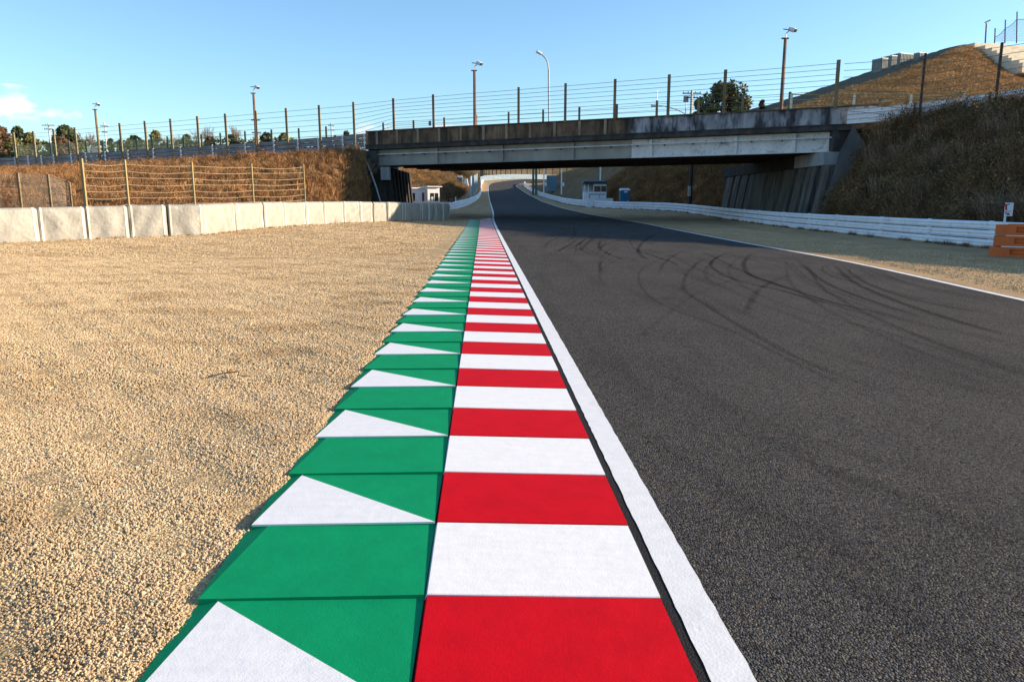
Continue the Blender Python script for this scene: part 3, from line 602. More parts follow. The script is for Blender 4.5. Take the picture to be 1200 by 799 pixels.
LP = [(-8, 157, -14), (15.5, 155, -13), (38.7, 154, -12), (62.5, 152, -11), (87.5, 149.5, -10), (113.5, 147, -9), (140, 144.5, -8), (169.5, 142, -7), (199.5, 139.5, -6), (231, 136.5, -5), (263.7, 133.5, -4), (299.5, 130, -3), (335, 127, -2), (373.7, 123.5, -1), (414, 119.8, 0)]
posts = []
for px, py, n_ in LP:
    tp = at(px, py, fz(n_)); posts.append((Vector((tp.x + .0, tp.y, 6.3)), tp))
fence('wire_fence', 'tall wire fence of tan posts along the top of the left embankment', 'fence', posts, .10, M['post_olive'], 9, M['wire'])
BP = [(460.75, 115.5, 1), (507.5, 111, 2), (557.5, 106.5, 3), (607.7, 102.5, 4), (662.8, 98, 5), (721, 93, 6), (784.4, 87.6, 7), (850.4, 82, 8), (920, 76, 9), (983, 70.5, 10.1)]
posts = [(Vector((posts[-1][0].x, posts[-1][0].y, 7.0)), posts[-1][1])]
for px, py, n_ in BP:
    tp = at(px, py, fz(n_) + .2); posts.append((Vector((tp.x, tp.y, 8.25 if n_ > .5 else 7)), tp))
fence('wire_fence', 'tall wire fence of brown posts standing on the near parapet of the bridge', 'fence', posts, .10, M['wood'], 9, M['wire'], skip=(0, 3, 9))
fp = [posts[-1], (at(1077, 141, 50.6), at(1077, 62.5, 50.6)), (at(1166, 124, 47.2), at(1169, 50, 47.2)), (at(1262, 105, 44), at(1268, 36, 44))]
fp[0] = (fp[0][0] + Vector((.35, -.1, -.3)), fp[0][1] + Vector((.35, -.1, 0)))
fence('wire_fence', 'dark posted wire fence climbing right of the bridge over scrub', 'fence', fp, .06, M['post_shaded'], 8, M['wire'], skip=(0,))
bk = [(20, 169.5), (40, 168.5), (59, 167.5), (80.5, 166.5), (100.5, 165.5), (120, 164.5), (140, 163.5), (160, 162.5), (178, 161), (196, 160), (215, 159), (236, 157.5), (258, 156), (287, 154), (318, 152), (350, 150.5), (382, 148.5), (415, 146.5)]
posts = []
for px, py in bk:
    Y = 112 - (px - 20) / 395 * 22; tp = at(px, py, Y); posts.append((Vector((tp.x, Y, 6.6)), tp))
fb = fence('mesh_fence', 'low green mesh fence along the far side of the embankment road', 'fence', posts, .10, M['net'], 6, M['wire'], wr=.014)
b = MB()
for (b0, t0), (b1, t1) in zip(posts[:-7], posts[1:-6]):
    for q in np.linspace(0, 1, 15)[:-1]: b.tube([b0.lerp(b1, q) + Vector((0, .15, 0)), t0.lerp(t1, q) + Vector((0, .15, -.15))], .028, 3)
o = b.build('mesh', M['net'], fb); o['kind'] = 'stuff'
bk = [(449, 144), (484.5, 141.2), (520.5, 138), (558, 134.8), (596, 131.5), (636.5, 128.8), (679, 125.6), (723, 122.2), (770, 118), (819, 114.5), (871, 111), (926, 108)]
posts = []
for i, (px, py) in enumerate(bk):
    Y = 86.5 - i * 1.45; tp = at(px, py, Y); posts.append((Vector((tp.x, Y, 8.2)), tp))
fence('wire_fence', 'wire fence on the far parapet of the bridge, showing short behind the near one', 'fence', posts, .10, M['wood'], 6, M['wire'])
posts = [(at(926.5, 131, 69.5), at(927, 110, 69.5)), (at(1000, 128, 67), at(1000, 110.5, 67)), (at(1067, 121.5, 65), at(1067.5, 111, 65)), (at(1130, 118, 63), at(1130, 108, 63))]
f = empty('rail_fence', tuple(posts[0][0]), 'pale yellow low rail fence at the foot of the mound', 'fence')
for b0, t0 in posts: post_mb(b0, t0, .085).build('post', M['strap'], f)
for u in (.3, .65, .95):
    b = MB(); b.tube([b0.lerp(t0, u) for b0, t0 in posts], .045, 5); b.build('rail', M['post_tan'], f)
# sagging wire fence behind the tyre barriers
FP = [(95, 186, 36.5), (145.5, 187.5, 38.5), (224, 190, 41.5), (294, 192, 46), (355, 192, 52)]
posts = []
for px, py, Y in FP:
    tp = at(px, py, Y); posts.append((Vector((tp.x, Y, gz(tp.x, Y) - .1)), tp))
fence('wire_fence', 'tan posted wire fence with sagging wires behind the tarpaulin barriers', 'fence', posts, .06, M['post_tan'], 11, M['wire_tan'], wr=.013, sag=.07)
FP = [(-20, 204, 36), (20.5, 203, 36.5), (56, 205, 37.5), (81, 214, 38.5)]
posts = []
for px, py, Y in FP:
    tp = at(px, py, Y); posts.append((Vector((tp.x, Y, gz(tp.x, Y) - .1)), tp))
f = fence('mesh_fence', 'grey wire mesh fence panel with a diagonal brace at the far left', 'fence', posts, .05, M['wood'], 3, M['wire'], wr=.012)
b = MB()
for (b0, t0), (b1, t1) in zip(posts, posts[1:]):
    for q in np.linspace(-.9, 1, 34):
        for sgn in (0, 1):
            qa, qb = (q, q + .9) if sgn == 0 else (q + .9, q); a0, a1 = max(0, min(1, qa)), max(0, min(1, qb))
            if abs(a0 - a1) < .02: continue
            ua = (a0 - qa) / (qb - qa); ub = (a1 - qa) / (qb - qa)
            b.tube([b0.lerp(b1, a0).lerp(t0.lerp(t1, a0), ua), b0.lerp(b1, a1).lerp(t0.lerp(t1, a1), ub)], .007, 3)
o = b.build('mesh', M['wire'], f); o['kind'] = 'stuff'
b = MB(); b.tube([posts[2][1], posts[3][1]], .04, 5); b.build('brace', M['rust'], f)

# ------------------------------------------------------------------ guard rails
def guard(name, label, pts, h, nrail, m, step, pm, thick=.09, group=None, back=1):
    """pts: (x, y, zbase); rails of rounded W section stacked up to height h"""
    g = empty(name, tuple(pts[0]), label, 'guard rail', group)
    P = catmull(pts, max(8, int(len(pts) * 6))); n_ = len(P); rh = h / nrail
    prof = [(0, .04), (.5, .12), (1, .26), (1, .40), (.35, .5), (1, .60), (1, .74), (.5, .88), (0, .96)]
    for k in range(nrail):
        G = []
        for i in range(n_):
            d = P[min(i + 1, n_ - 1)] - P[max(i - 1, 0)]; d[2] = 0; d /= np.linalg.norm(d); nn = np.array([d[1], -d[0], 0]) * -back
            G.append([tuple(P[i] + nn * thick * a + np.array([0, 0, .05 + k * rh + rh * u])) for a, u in prof])
        b = MB(); b.grid(G); b.build('rail', m, g, smooth=True)
    acc = 0
    for i in range(1, n_):
        acc += np.linalg.norm(P[i] - P[i - 1])
        if acc >= step:
            acc = 0; d = P[i] - P[i - 1]; d /= np.linalg.norm(d); nn = np.array([d[1], -d[0], 0]) * back; q = P[i] + nn * .09
            b = MB(); b.box(q[0] - .06, q[0] + .06, q[1] - .06, q[1] + .06, q[2] - .3, q[2] + h + .06); b.build('post', pm, g)
    return g
guard('guard_rail', 'long white steel guard rail curving along the right of the track', [(x, y, hr(y) - .03) for x, y in RAIL], 1.0, 3, M['rail_white'], 4, M['rail_white'])
ur = [at(991.5, 146.5, 54.4), at(1035, 143, 52.5), at(1077, 139, 50.9), at(1120, 134, 49.2), at(1166, 128, 47.6), at(1230, 118, 45.5)]
guard('guard_rail', 'white guard rail above the scrub right of the bridge parapet', [tuple(p) for p in ur], .98, 3, M['rail_white'], 4.2, M['rust'])
ul = []
for px, tz in ((-30, 7.3), (10, 7.34), (60, 7.35), (110, 7.4), (200, 7.6), (320, 7.8), (400, 8.0), (436, 8.15)):
    Y = float(np.interp(px, [-30, 10, 110, 200, 320, 436], [99, 96.5, 89, 83.5, 77, 71.9])) + .6; ul.append((xat(px, Y) , Y, tz - 1.25))
guard('guard_rail', 'dull blue grey guard rail along the top of the left embankment', ul, 1.25, 3, M['rail_grey'], 2.4, M['white_metal'])
for g_ in (o for o in COL.objects if o.get('label', '').startswith('dull blue grey')):
    for i in range(1, 26):                  # pale marker stakes on its near side
        pass
lf = [at(527, 248, 103), at(540, 244.3, 110), at(550, 240.6, 127), at(559.5, 234.4, 160), at(563.5, 227.5, 192), at(564, 217.5, 237), at(566, 214.5, 262)]
guard('guard_rail', 'white guard rail curving away on the far left beyond the bridge', [tuple(p) for p in lf], 1.12, 3, M['rail_white'], 4, M['rail_white'], back=-1)
b = MB(); wl_ = [at(500, 240, 104), at(527, 248, 103.5)]
fw = [(-13.2, 108, 0), (-8.8, 102.6, 0)]
wlw = empty('low_wall', (fw[0][0], fw[0][1], .8), 'low white wall leading from the small hut to the far guard rail', 'wall')
a_, c_ = Vector((-13.8, 109, .8)), Vector((-8.7, 103.2, .65)); d_ = (c_ - a_).normalized(); n2 = Vector((-d_.y, d_.x, 0))
b = MB(); b.hexa([a_, c_, c_ + n2 * .3, a_ + n2 * .3, a_ + Vector((0, 0, 1.05)), c_ + Vector((0, 0, 1.05)), c_ + n2 * .3 + Vector((0, 0, 1.05)), a_ + n2 * .3 + Vector((0, 0, 1.05))]); b.build('wall', M['white_paint'], wlw)
b = MB(); b.hexa([p + Vector((0, 0, 1.052)) for p in (a_ - n2 * .04, c_ - n2 * .04, c_ + n2 * .34, a_ + n2 * .34)] + [p + Vector((0, 0, 1.13)) for p in (a_ - n2 * .04, c_ - n2 * .04, c_ + n2 * .34, a_ + n2 * .34)]); b.build('coping', M['white_paint'], wlw)
fbp = [(-11.0, 262), (-9, 280), (2, 302), (20, 325), (45, 346), (90, 362)]
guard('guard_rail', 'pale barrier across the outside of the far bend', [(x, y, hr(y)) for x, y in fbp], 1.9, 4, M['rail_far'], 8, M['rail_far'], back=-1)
posts = [(Vector((x, y + 2, hr(y))), Vector((x, y + 2, hr(y) + 5.0))) for x, y in catmull(fbp, 34)]
fence('wire_fence', 'dark catch fence standing behind the far bend barrier', 'fence', posts, .14, M['dark'], 7, M['wire'], wr=.035)

# ------------------------------------------------------------------ tyre barriers under tarpaulin
edges = [(-14, 47.5), (48.5, 102.5), (103.5, 152.5), (153.2, 197.5), (199.5, 239.5), (240.5, 277.5), (278.5, 310.5), (311.5, 333.5), (334.2, 359), (360, 380), (380.7, 403.5), (404.2, 422), (422.7, 437), (437.7, 454.3), (455.8, 473), (473.6, 494), (494.6, 502.5), (503, 510), (510.5, 519), (519.5, 527)]
ords = ['leftmost', 'second', 'third', 'fourth', 'fifth', 'sixth', 'seventh', 'eighth', 'ninth', 'tenth', 'eleventh', 'twelfth', 'thirteenth', 'fourteenth', 'fifteenth', 'sixteenth', 'seventeenth', 'eighteenth', 'nineteenth', 'last']
extra_look = {0: 'with creases gathered at its right edge', 1: 'with a tear near its right strap', 5: 'with soft diagonal folds', 6: 'with a dark scuff near its top', 8: 'with a dark gap on its right', 9: 'with loose ties on its right', 15: 'with a loose hanging flap'}
for i, (pa, pb) in enumerate(edges):
    if i + 1 < len(edges) and i not in (3, 6): pb = edges[i + 1][0] - (.45 if i < 12 else .25)
    Ya, Yb = [float(np.interp(p, [-20, 0, 240, 361, 436, 527], [29.4, 30, 35.3, 45.7, 52.5, 65.5])) for p in (pa, pb)]
    A = Vector((xat(pa, Ya), Ya, 0)); B = Vector((xat(pb, Yb), Yb, 0)); A.z, B.z = gz(A.x, A.y) - .02, gz(B.x, B.y) - .02
    d = (B - A); Ln = d.length; d.normalize(); nb = Vector((-d.y, d.x, 0)).normalized(); 
    if nb.y < 0: nb = -nb
    H = 1.42 + random.uniform(-.02, .03); D = .95
    lab = ('white tarpaulin covered tyre barrier, %s from the left' % ords[i]) if i else 'cream tarpaulin covered tyre barrier cut by the left edge of the photo'
    if i in extra_look and i: lab += ', ' + extra_look[i]
    if i == len(edges) - 1: lab = 'shaded tarpaulin covered tyre barrier at the bridge end of the row'
    t_ = empty('tyre_barrier', tuple(A), lab, 'tyre barrier', 'tarpaulin covered tyre barriers along the gravel')
    sd_ = random.random() * 20; nx_, nz_ = (40, 22) if i < 9 else (18, 12); G = []
    def surf(u, dp, hz):
        ed = min(u, 1 - u) * Ln; fold = 0
        if dp < .1:
            x_ = u * Ln; fold = .030 * math.sin((x_ * 2.6 + hz * 1.1 * math.sin(sd_ * 3) + .5 * math.sin(hz * 4 + sd_)) * 2.6 + sd_) * (1 - .5 * hz) + .006 * math.sin(x_ * 9 - hz * 6 + sd_ * 2) + .07 * math.sin(math.pi * u) * math.sin(math.pi * hz) ** .7
            for q_ in range(3):          # creases fanning down from the top corners
                an = .5 + .55 * q_ + .2 * math.sin(sd_ + q_); dd = ((x_ if q_ % 2 else Ln - x_) - (1 - hz) * H * math.tan(an) * .6); fold += .010 * math.exp(-(dd / .06) ** 2)
            fold *= min(1, ed / .15 + .15)
        rnd = .03 * max(0, 1 - ed / .05) ** 2
        hh = hz * H - (.03 * max(0, 1 - ed / .1) if hz > .85 else 0) + (.03 * math.sin(u * 14 + sd_) if hz < .02 else 0)
        return A + (B - A) * u + nb * (dp * D + rnd * (dp < .5) - fold) + Vector((0, 0, hh))
    secs = [(0.02 * math.sin(q * 3), q * .9) for q in np.linspace(0, 1, nz_)] + [(.03, .955), (.08, .99), (.2, 1.0), (.6, .995), (.88, .98), (.95, .9), (.95, .0)]
    for ix in range(nx_ + 1): G.append([surf(ix / nx_, *c) for c in secs])
    b = MB(); b.grid(G); b.quad([p for p in G[0]][::-1]); b.quad([p for p in G[-1]])
    b.build('cover', M['tarp'], t_, smooth=True)
    for u0 in ((.06, .94) if i % 3 else (.09, .92)):
        w_ = .085 / Ln * (1 if i < 12 else 1.3); G = []
        for c in secs[:nz_ + 3]: G.append([surf(u0 + q * w_, *c) - nb * (.012 if c[1] < .95 else .006) + Vector((0, 0, .006 if c[1] > .95 else 0)) for q in (-.5, 0, .5)])
        b = MB(); b.grid(G); b.build('strap', M['strap'], t_, smooth=True)

# ------------------------------------------------------------------ orange blocks and sign at the right
def orange_block(x, y, z, L, Hh, Dp, rz):
    """hollow plastic block with a recessed panel on its near face and a groove along the bottom"""
    b = MB(); e = .035
    def P(u, v, w): return (u, v, w)
    def rb(x0, x1, y0, y1, z0, z1): b.box(x0, x1, y0, y1, z0, z1)
    rb(0, .55, 0, Dp, 0, Hh); rb(.55, L - .3, .09, Dp, .0, Hh); rb(L - .3, L, 0, Dp, 0, Hh)
    rb(.55, L - .3, 0, .09, 0, Hh * .22); rb(.55, L - .3, 0, .09, Hh * .78, Hh)
    b.hexa([(.55, .0, Hh * .22), (L - .3, .0, Hh * .22), (L - .3, .089, Hh * .22), (.55, .089, Hh * .22), (.55, .088, Hh * .40), (L - .3, .088, Hh * .40), (L - .3, .0885, Hh * .40), (.55, .0885, Hh * .40)])
    me = b.mesh('body', M['orange']); bm = bmesh.new(); bm.from_mesh(me); bmesh.ops.remove_doubles(bm, verts=bm.verts, dist=1e-4); bmesh.ops.recalc_face_normals(bm, faces=bm.faces); bm.to_mesh(me); bm.free()
    return me
OB = orange_block(0, 0, 0, 2.4, .312, .6, 0)
pO = on_ground(1162, 301, .02); ang = math.atan2(-1.55, 1.85)
for k, (lab, dx) in enumerate((('orange plastic barrier block at the bottom of the stack of three', -.10), ('orange plastic barrier block in the middle of the stack of three', 0), ('orange plastic barrier block on top of the stack of three', .02))):
    o = empty('barrier_block', (pO.x + dx, pO.y, .03 + k * .338), lab, 'barrier block', 'stacked orange barrier blocks'); o.rotation_euler = (0, 0, ang)
    q = bpy.data.objects.new('body', OB); COL.objects.link(q); q.parent = o
    md = q.modifiers.new('bevel', 'BEVEL'); md.width = .022; md.segments = 2; md.limit_method = 'ANGLE'
    bb = MB(); bb.box(.3, 2.1, .02, .58, .3125, .334); me = bb.mesh('lip', M['white_metal'] if k < 2 else M['orange']); q = bpy.data.objects.new('lip', me); COL.objects.link(q); q.parent = o
YS = 26.6
sg = empty('marker_sign', tuple(at(1177, 268, YS)), 'white sign with red marks on a thin white post above the orange blocks', 'sign')
a, c = at(1176.2, 268, YS), at(1176.2, 238.2, YS); b = MB(); b.box(a.x - .028, a.x + .028, YS - .02, YS + .02, a.z - .75, c.z); b.build('post', M['white_metal'], sg)
a, c = at(1175.8, 253.3, YS), at(1187.2, 237.6, YS); b = MB(); b.box(a.x, c.x, YS - .045, YS - .022, a.z, c.z); bd = b.build('board', M['white_metal'], sg)
def sgm(pts, m): 
    b = MB(); P = [at(px, py, YS - .05) for px, py in pts]; Q = [p + Vector((0, .003, 0)) for p in P]; b.quad(P); b.quad(Q[::-1])
    for i in range(len(P)): b.quad([P[i], Q[i], Q[(i + 1) % len(P)], P[(i + 1) % len(P)]])
    b.build('mark', m, bd)
sgm([(1178.0, 246.3), (1180.3, 246.3), (1180.3, 239.0), (1178.0, 239.3)], M['redmark']); sgm([(1180.3, 240.1), (1183.4, 240.0), (1183.4, 239.0), (1180.3, 239.0)], M['blackmark'])
sgm([(1177.3, 248.3), (1184.6, 248.0), (1184.6, 247.4), (1177.3, 247.7)], M['blackmark']); sgm([(1177.4, 250.2), (1180.5, 251.2), (1180.2, 252.4), (1184.3, 251.8), (1181.6, 249.3), (1181.2, 250.2), (1178, 249.0)], M['redmark'])

# ------------------------------------------------------------------ camera poles, lamps, utility poles
def camera_pole(px, ytop, ybase, Y, label, m, flip=1, crossbars=False):
    base, top = at(px, ybase, Y), at(px, ytop, Y); base.x = top.x
    e = empty('camera_pole', tuple(base), label, 'camera pole', 'camera poles along the embankment and bridge')
    b = MB(); b.tube([base, top], .15, 8, r1=.12); b.build('pole', m, e)
    b = MB(); b.box(top.x - .28, top.x + .22, Y - .08, Y + .08, top.z - .002, top.z + .08); b.build('bracket', M['rust'], e)
    c = top + Vector((.12 * flip, 0, .30)); b = MB(); b.tube([top + Vector((0, 0, .07)), top + Vector((.02, 0, .36)), c + Vector((.1 * flip, 0, .26))], .04, 6); b.build('arm', M['galv'], e)
    h = c + Vector((.28 * flip, -.05, .30)); b = MB()
    b.tube([h + Vector((-.14 * flip, .1, .12)), h + Vector((.18 * flip, -.16, -.06))], .17, 8); hd = b.build('camera_head', M['white_metal'], e)
    b = MB(); b.tube([h + Vector((.18 * flip, -.165, -.065)), h + Vector((.25 * flip, -.23, -.105))], .12, 8); b.build('lens', M['dark'], hd)
    b = MB(); b.tube([h + Vector((-.2 * flip, 0, .02)), h + Vector((-.62 * flip, 0, .06))], .035, 5); b.build('counterweight', M['dark'], e)
    if crossbars:
        for f_ in (.42, .62): 
            z = lerp(top.z, base.z, f_); b = MB(); b.box(top.x - .4, top.x + .55, Y - .06, Y + .06, z - .05, z + .05); b.build('crossbar', M['rust'], e)
    return e
camera_pole(111.5, 129, 196, fz(-9), 'pale wooden camera pole on the left end of the embankment', M['wood'])
camera_pole(297, 110, 183, fz(-3), 'brown camera pole with two crossbars above the left embankment', M['rust'], crossbars=True)
camera_pole(556, 83.5, 150, fz(3) + .3, 'rusty camera pole at the left half of the bridge parapet', M['rust'])
camera_pole(920.5, 46, 128.5, fz(9) + .3, 'tall dark camera pole near the right end of the bridge parapet', M['rust'])
def street_lamp(pts, head, r, label, m):
    e = empty('street_lamp', tuple(pts[0]), label, 'street lamp'); b = MB(); b.tube(pts[:2], r, 8); b.build('pole', m, e)
    b = MB(); b.tube(catmull([tuple(p) for p in pts[1:]], 12).tolist(), r * .8, 8); b.build('arm', m, e)
    d = (head[1] - head[0]); L = d.length; d.normalize(); b = MB()
    b.tube([head[0], head[0] + d * L * .2, head[0] + d * L * .7, head[1]], .17, 8); o = b.build('lamp_head', M['white_metal'], e, smooth=True)
    return e
Yl = 92
street_lamp([at(643.5, 150, Yl), at(643, 82, Yl), at(641.5, 73, Yl), at(638, 67, Yl), at(633, 62.5, Yl)], [at(634.5, 63.5, Yl), at(628.5, 60.5, Yl)], .11, 'pale curved street lamp rising behind the middle of the bridge', M['galv'])
Yl = 105
street_lamp([at(806, 142, Yl), at(803, 133.5, Yl), at(792, 128.5, Yl), at(780, 125, Yl), at(770, 124, Yl)], [at(771, 124, Yl), at(763, 124, Yl)], .08, 'low street lamp with a long slanting arm behind the bridge', M['galv'])
def utility_pole(px, ytop, ybase, Y, label, r, arms):
    base, top = at(px, ybase, Y), at(px, ytop, Y); base.x = top.x; e = empty('utility_pole', tuple(base), label, 'utility pole')
    b = MB(); b.tube([base, top], r, 8, r1=r * .8); b.build('pole', M['galv'], e)
    for f_, w in arms:
        z = lerp(top.z, base.z, f_); b = MB(); b.box(top.x - w, top.x + w, Y - .1, Y + .1, z - .09, z + .09); cb = b.build('crossarm', M['dark'], e)
        for q in (-.9, -.4, .4, .9): b = MB(); b.tube([(top.x + q * w, Y, z + .09), (top.x + q * w, Y, z + .4)], .09, 6); b.build('insulator', M['white_metal'], cb)
    return e
utility_pole(811, 106, 142, 140, 'concrete utility pole with crossarms left of the round tree', .28, ((.1, 1.7), (.24, 1.1)))
b = MB(); p = at(803.5, 117, 141); pe = empty('utility_pole', (p.x, 141, 14), 'slim pole with a square grille beside the concrete utility pole', 'utility pole')
b.tube([at(803.5, 142, 141), at(803.5, 112, 141)], .08, 6); b.build('pole', M['galv'], pe)
b = MB(); b.box(p.x - .45, p.x + .45, 140.7, 140.85, p.z - .5, p.z + .6); b.build('grille', M['galv'], pe)
b = MB(); pp = empty('pole', tuple(at(770, 140, 84)), 'short brown pole with a thin rod behind the bridge parapet', 'pole'); b.tube([at(770, 140, 84), at(770, 119, 84)], .11, 6); b.build('stub', M['rust'], pp)
b = MB(); b.tube([at(770, 119, 84), at(770.5, 106, 84)], .04, 5); b.build('rod', M['galv'], pp)
utility_pole(56.5, 145, 186, 210, 'distant utility pole between the pine and the round tree', .24, ((.05, 1.8), (.16, 1.3)))
utility_pole(122, 143.5, 182, 230, 'distant thin utility pole right of the pale camera pole', .22, ((.12, 1.2), (.3, .9)))
utility_pole(388, 144, 166, 260, 'small distant lattice pole above the left end of the bridge', .3, ((.15, 1.0), (.4, 1.2)))
b = MB(); a, c = at(108, 179.5, 95), at(114.5, 172.8, 95); b.box(a.x, c.x, 95, 95.12, a.z, c.z); cp = empty('notice_board', (a.x, 95, a.z), 'small blank cream board beyond the left guard rail', 'board'); b.build('board', M['strap'], cp)
b = MB(); b.tube([((a.x + c.x) / 2, 95.18, 6.4), ((a.x + c.x) / 2, 95.18, c.z)], .05, 6); b.build('post', M['galv'], cp)
b = MB(); a, c = at(150, 174.5, 240), at(245, 171.0, 240); lb = empty('long_wall', (a.x, 240, 12), 'long low cream wall far behind the left fence', 'wall'); b.box(a.x, c.x, 240, 240.6, 10, c.z); b.build('wall', M['white_paint'], lb)
b = MB(); b.box(a.x - .2, c.x + .2, 239.9, 240.7, c.z + .005, c.z + .2); b.build('coping', M['white_paint'], lb)
b = MB(); p = at(503.8, 145, fz(2) - .1); bxo = empty('junction_box', (p.x, p.y, p.z), 'small dark box fixed to a fence post on the bridge', 'box'); b.box(p.x - .11, p.x + .11, p.y - .1, p.y + .08, p.z - .18, p.z + .22); b.build('case', M['dark'], bxo)
b = MB(); b.box(p.x - .085, p.x + .085, p.y - .115, p.y - .103, p.z - .15, p.z + .19); b.build('lid', M['bluegrey'], bxo)

# ------------------------------------------------------------------ small buildings and things beyond the bridge
def wbox(b, p0, w, dpt, z0, z1, mi=0): b.box(p0.x, p0.x + w, p0.y, p0.y + dpt, z0, z1, mi)
YB = 118; zb = hr(YB) + .1; X0, X1 = xat(684.3, YB), xat(710, YB); H1 = at(690, 213.5, YB).z
bo = empty('control_booth', (X0, YB, zb), 'white trackside booth with a dark roof behind the right guard rail', 'booth')
zs, zw = at(690, 225, YB).z, at(690, 215.5, YB).z
b = MB(); b.box(X0, X1, YB, YB + .12, zb - .5, zs); b.box(X0, X0 + .12, YB + .121, YB + 2.6, zb - .5, zs); b.box(X1 - .12, X1, YB + .121, YB + 2.6, zb - .5, zs); b.box(X0, X1, YB + 2.601, YB + 2.72, zb - .5, zw); b.build('wall', M['white_metal'], bo)
for fx in (0, .17, .40, .985): b = MB(); q = lerp(X0, X1, fx); b.box(q - .03 + .04, q + .07 + .04 if fx < .9 else q + .04, YB + .005, YB + .11, zs + .002, zw); b.build('corner_post', M['white_metal'], bo)
b = MB(); b.box(lerp(X0, X1, .42) + .08, X1 - .02, YB + .02, YB + .1, lerp(zs, zw, .72), zw - .004); b.build('fascia', M['white_metal'], bo)
b = MB(); b.box(lerp(X0, X1, .42) + .12, X1 - .06, YB + .05, YB + .07, zs + .02, lerp(zs, zw, .72) - .01); wd = b.build('window', M['glass'], bo)
b = MB(); q = lerp(X0, X1, .75); b.box(q - .03, q + .03, YB + .03, YB + .049, zs + .02, lerp(zs, zw, .72) - .01); b.build('mullion', M['white_metal'], wd)
b = MB(); b.hexa([(X0 - .25, YB - .3, zw + .003), (X1 + .15, YB - .3, zw + .003), (X1 + .15, YB + 3, zw + .003), (X0 - .25, YB + 3, zw + .003), (X0 - .05, YB - .2, H1 + .1), (X1, YB - .2, H1 + .1), (X1, YB + 2.8, H1 + .35), (X0 - .05, YB + 2.8, H1 + .35)]); b.build('roof', M['dark'], bo)
b = MB()
for q0, q1, r0, r1 in ((.22, .95, .80, .86), (.22, .25, .3, .80), (.68, .70, .3, .8)): b.box(lerp(X0, X1, q0), lerp(X0, X1, q1), YB - .04, YB - .003, lerp(zb, zs, r0), lerp(zb, zs, r1))
b.build('hand_rail', M['bluegrey'], bo)
b = MB(); a = at(703.8, 196, 126); b.tube([(a.x, 126, hr(126)), (a.x, 126, a.z + 1.2)], .12, 8); po = empty('pole', (a.x, 126, hr(126)), 'white pole rising behind the trackside booth roof', 'pole'); b.build('shaft', M['white_metal'], po)
b = MB(); b.box(a.x - .2, a.x + .2, 125.8, 126.2, a.z + 1.2, a.z + 1.4); b.build('cap', M['galv'], po)
Yp = 106; pl = empty('plinth', (xat(687, Yp + 6), Yp + 6, hr(Yp)), 'white stepped block wall standing behind the guard rail at the booth', 'wall')
b = MB(); a, c = at(688, 242, Yp + 7), at(718.5, 233.2, Yp + 7); b.box(a.x, c.x, Yp + 7, Yp + 7.4, a.z - .4, c.z); b.build('wall', M['rail_white'], pl)
b = MB(); b.box(a.x, c.x, Yp + 6.95, Yp + 7.45, c.z + .003, c.z + .10); b.build('coping', M['rail_white'], pl)
def toilet(px0, px1, ytop, Y, zb, label):
    x0, x1 = xat(px0, Y), xat(px1, Y); zt = at(px0, ytop, Y).z; w = x1 - x0
    e = empty('portable_toilet', (x0, Y, zb), label, 'portable toilet')
    b = MB(); b.box(x0, x1, Y, Y + w, zb, zt - .32); b.build('cabin', M['blue'], e)
    b = MB(); b.box(x0 + .1, x1 - .1, Y - .03, Y - .002, zb + .1, zt - .35); dr = b.build('door', M['blue'], e); b = MB(); b.box(x1 - .3, x1 - .2, Y - .07, Y - .032, zb + 1, zb + 1.15); b.build('handle', M['white_metal'], dr)
    b = MB(); b.hexa([(x0 - .04, Y - .05, zt - .315), (x1 + .04, Y - .05, zt - .315), (x1 + .04, Y + w + .05, zt - .315), (x0 - .04, Y + w + .05, zt - .315), (x0 + .08, Y + .08, zt), (x1 - .08, Y + .08, zt), (x1 - .08, Y + w - .08, zt), (x0 + .08, Y + w - .08, zt)]); b.build('roof', M['white_metal'], e)
    b = MB(); b.box(x0 + w * .38, x0 + w * .75, Y - .034, Y - .031, zt - .62, zt - .42); b.build('sign_plate', M['white_metal'], e)
    return e
toilet(726.5, 737.3, 220.6, 108.5, hr(108), 'blue portable toilet with a white roof right of the booth')
toilet(536.2, 541.8, 206.2, 215, 6.5, 'small blue portable toilet far off on the left bank')
Yp = 90; a, c = at(806.8, 245, Yp), at(812.5, 178, Yp); dp_ = empty('utility_pole', ((a.x + c.x) / 2, Yp, .5), 'thick dark steel pole with a pale box under the bridge at right', 'utility pole')
b = MB(); b.tube([((a.x + c.x) / 2, Yp, .3), ((a.x + c.x) / 2, Yp, 9.0)], .22, 8); b.build('pole', M['dark'], dp_)
a, c = at(806, 230, Yp - .35), at(809.6, 218, Yp - .35); b = MB(); b.box(a.x, c.x, Yp - .5, Yp - .25, a.z, c.z); b.build('cabinet', M['galv'], dp_)
for px, yt, yb_, Y, lab in ((658, 190, 222, 150, 'white pole with a small box on the slope below the bridge soffit'), (637.3, 195, 221, 168, 'white pole nearer the far bend, left of the one with the box')):
    a, c = at(px, yb_, Y), at(px, yt, Y); e = empty('pole', tuple(a), lab, 'pole'); b = MB(); b.tube([a - Vector((0, 0, 1)), Vector((a.x, Y, c.z))], .13, 8); b.build('shaft', M['white_metal'], e)
    q = at(px + 1.2, 216.5, Y); b = MB(); b.box(q.x - .05, q.x + .35, Y - .2, Y + .1, q.z - .3, q.z + .4); b.build('box', M['white_metal'], e)
Y = 178; a, c = at(641, 219, Y), at(653.5, 205.5, Y); e = empty('container', (a.x, Y, a.z), 'blue grey storage container above the far guard rail', 'container')
b = MB(); b.box(a.x, c.x, Y, Y + 3, a.z - 1, c.z); b.build('body', M['bluegrey'], e)
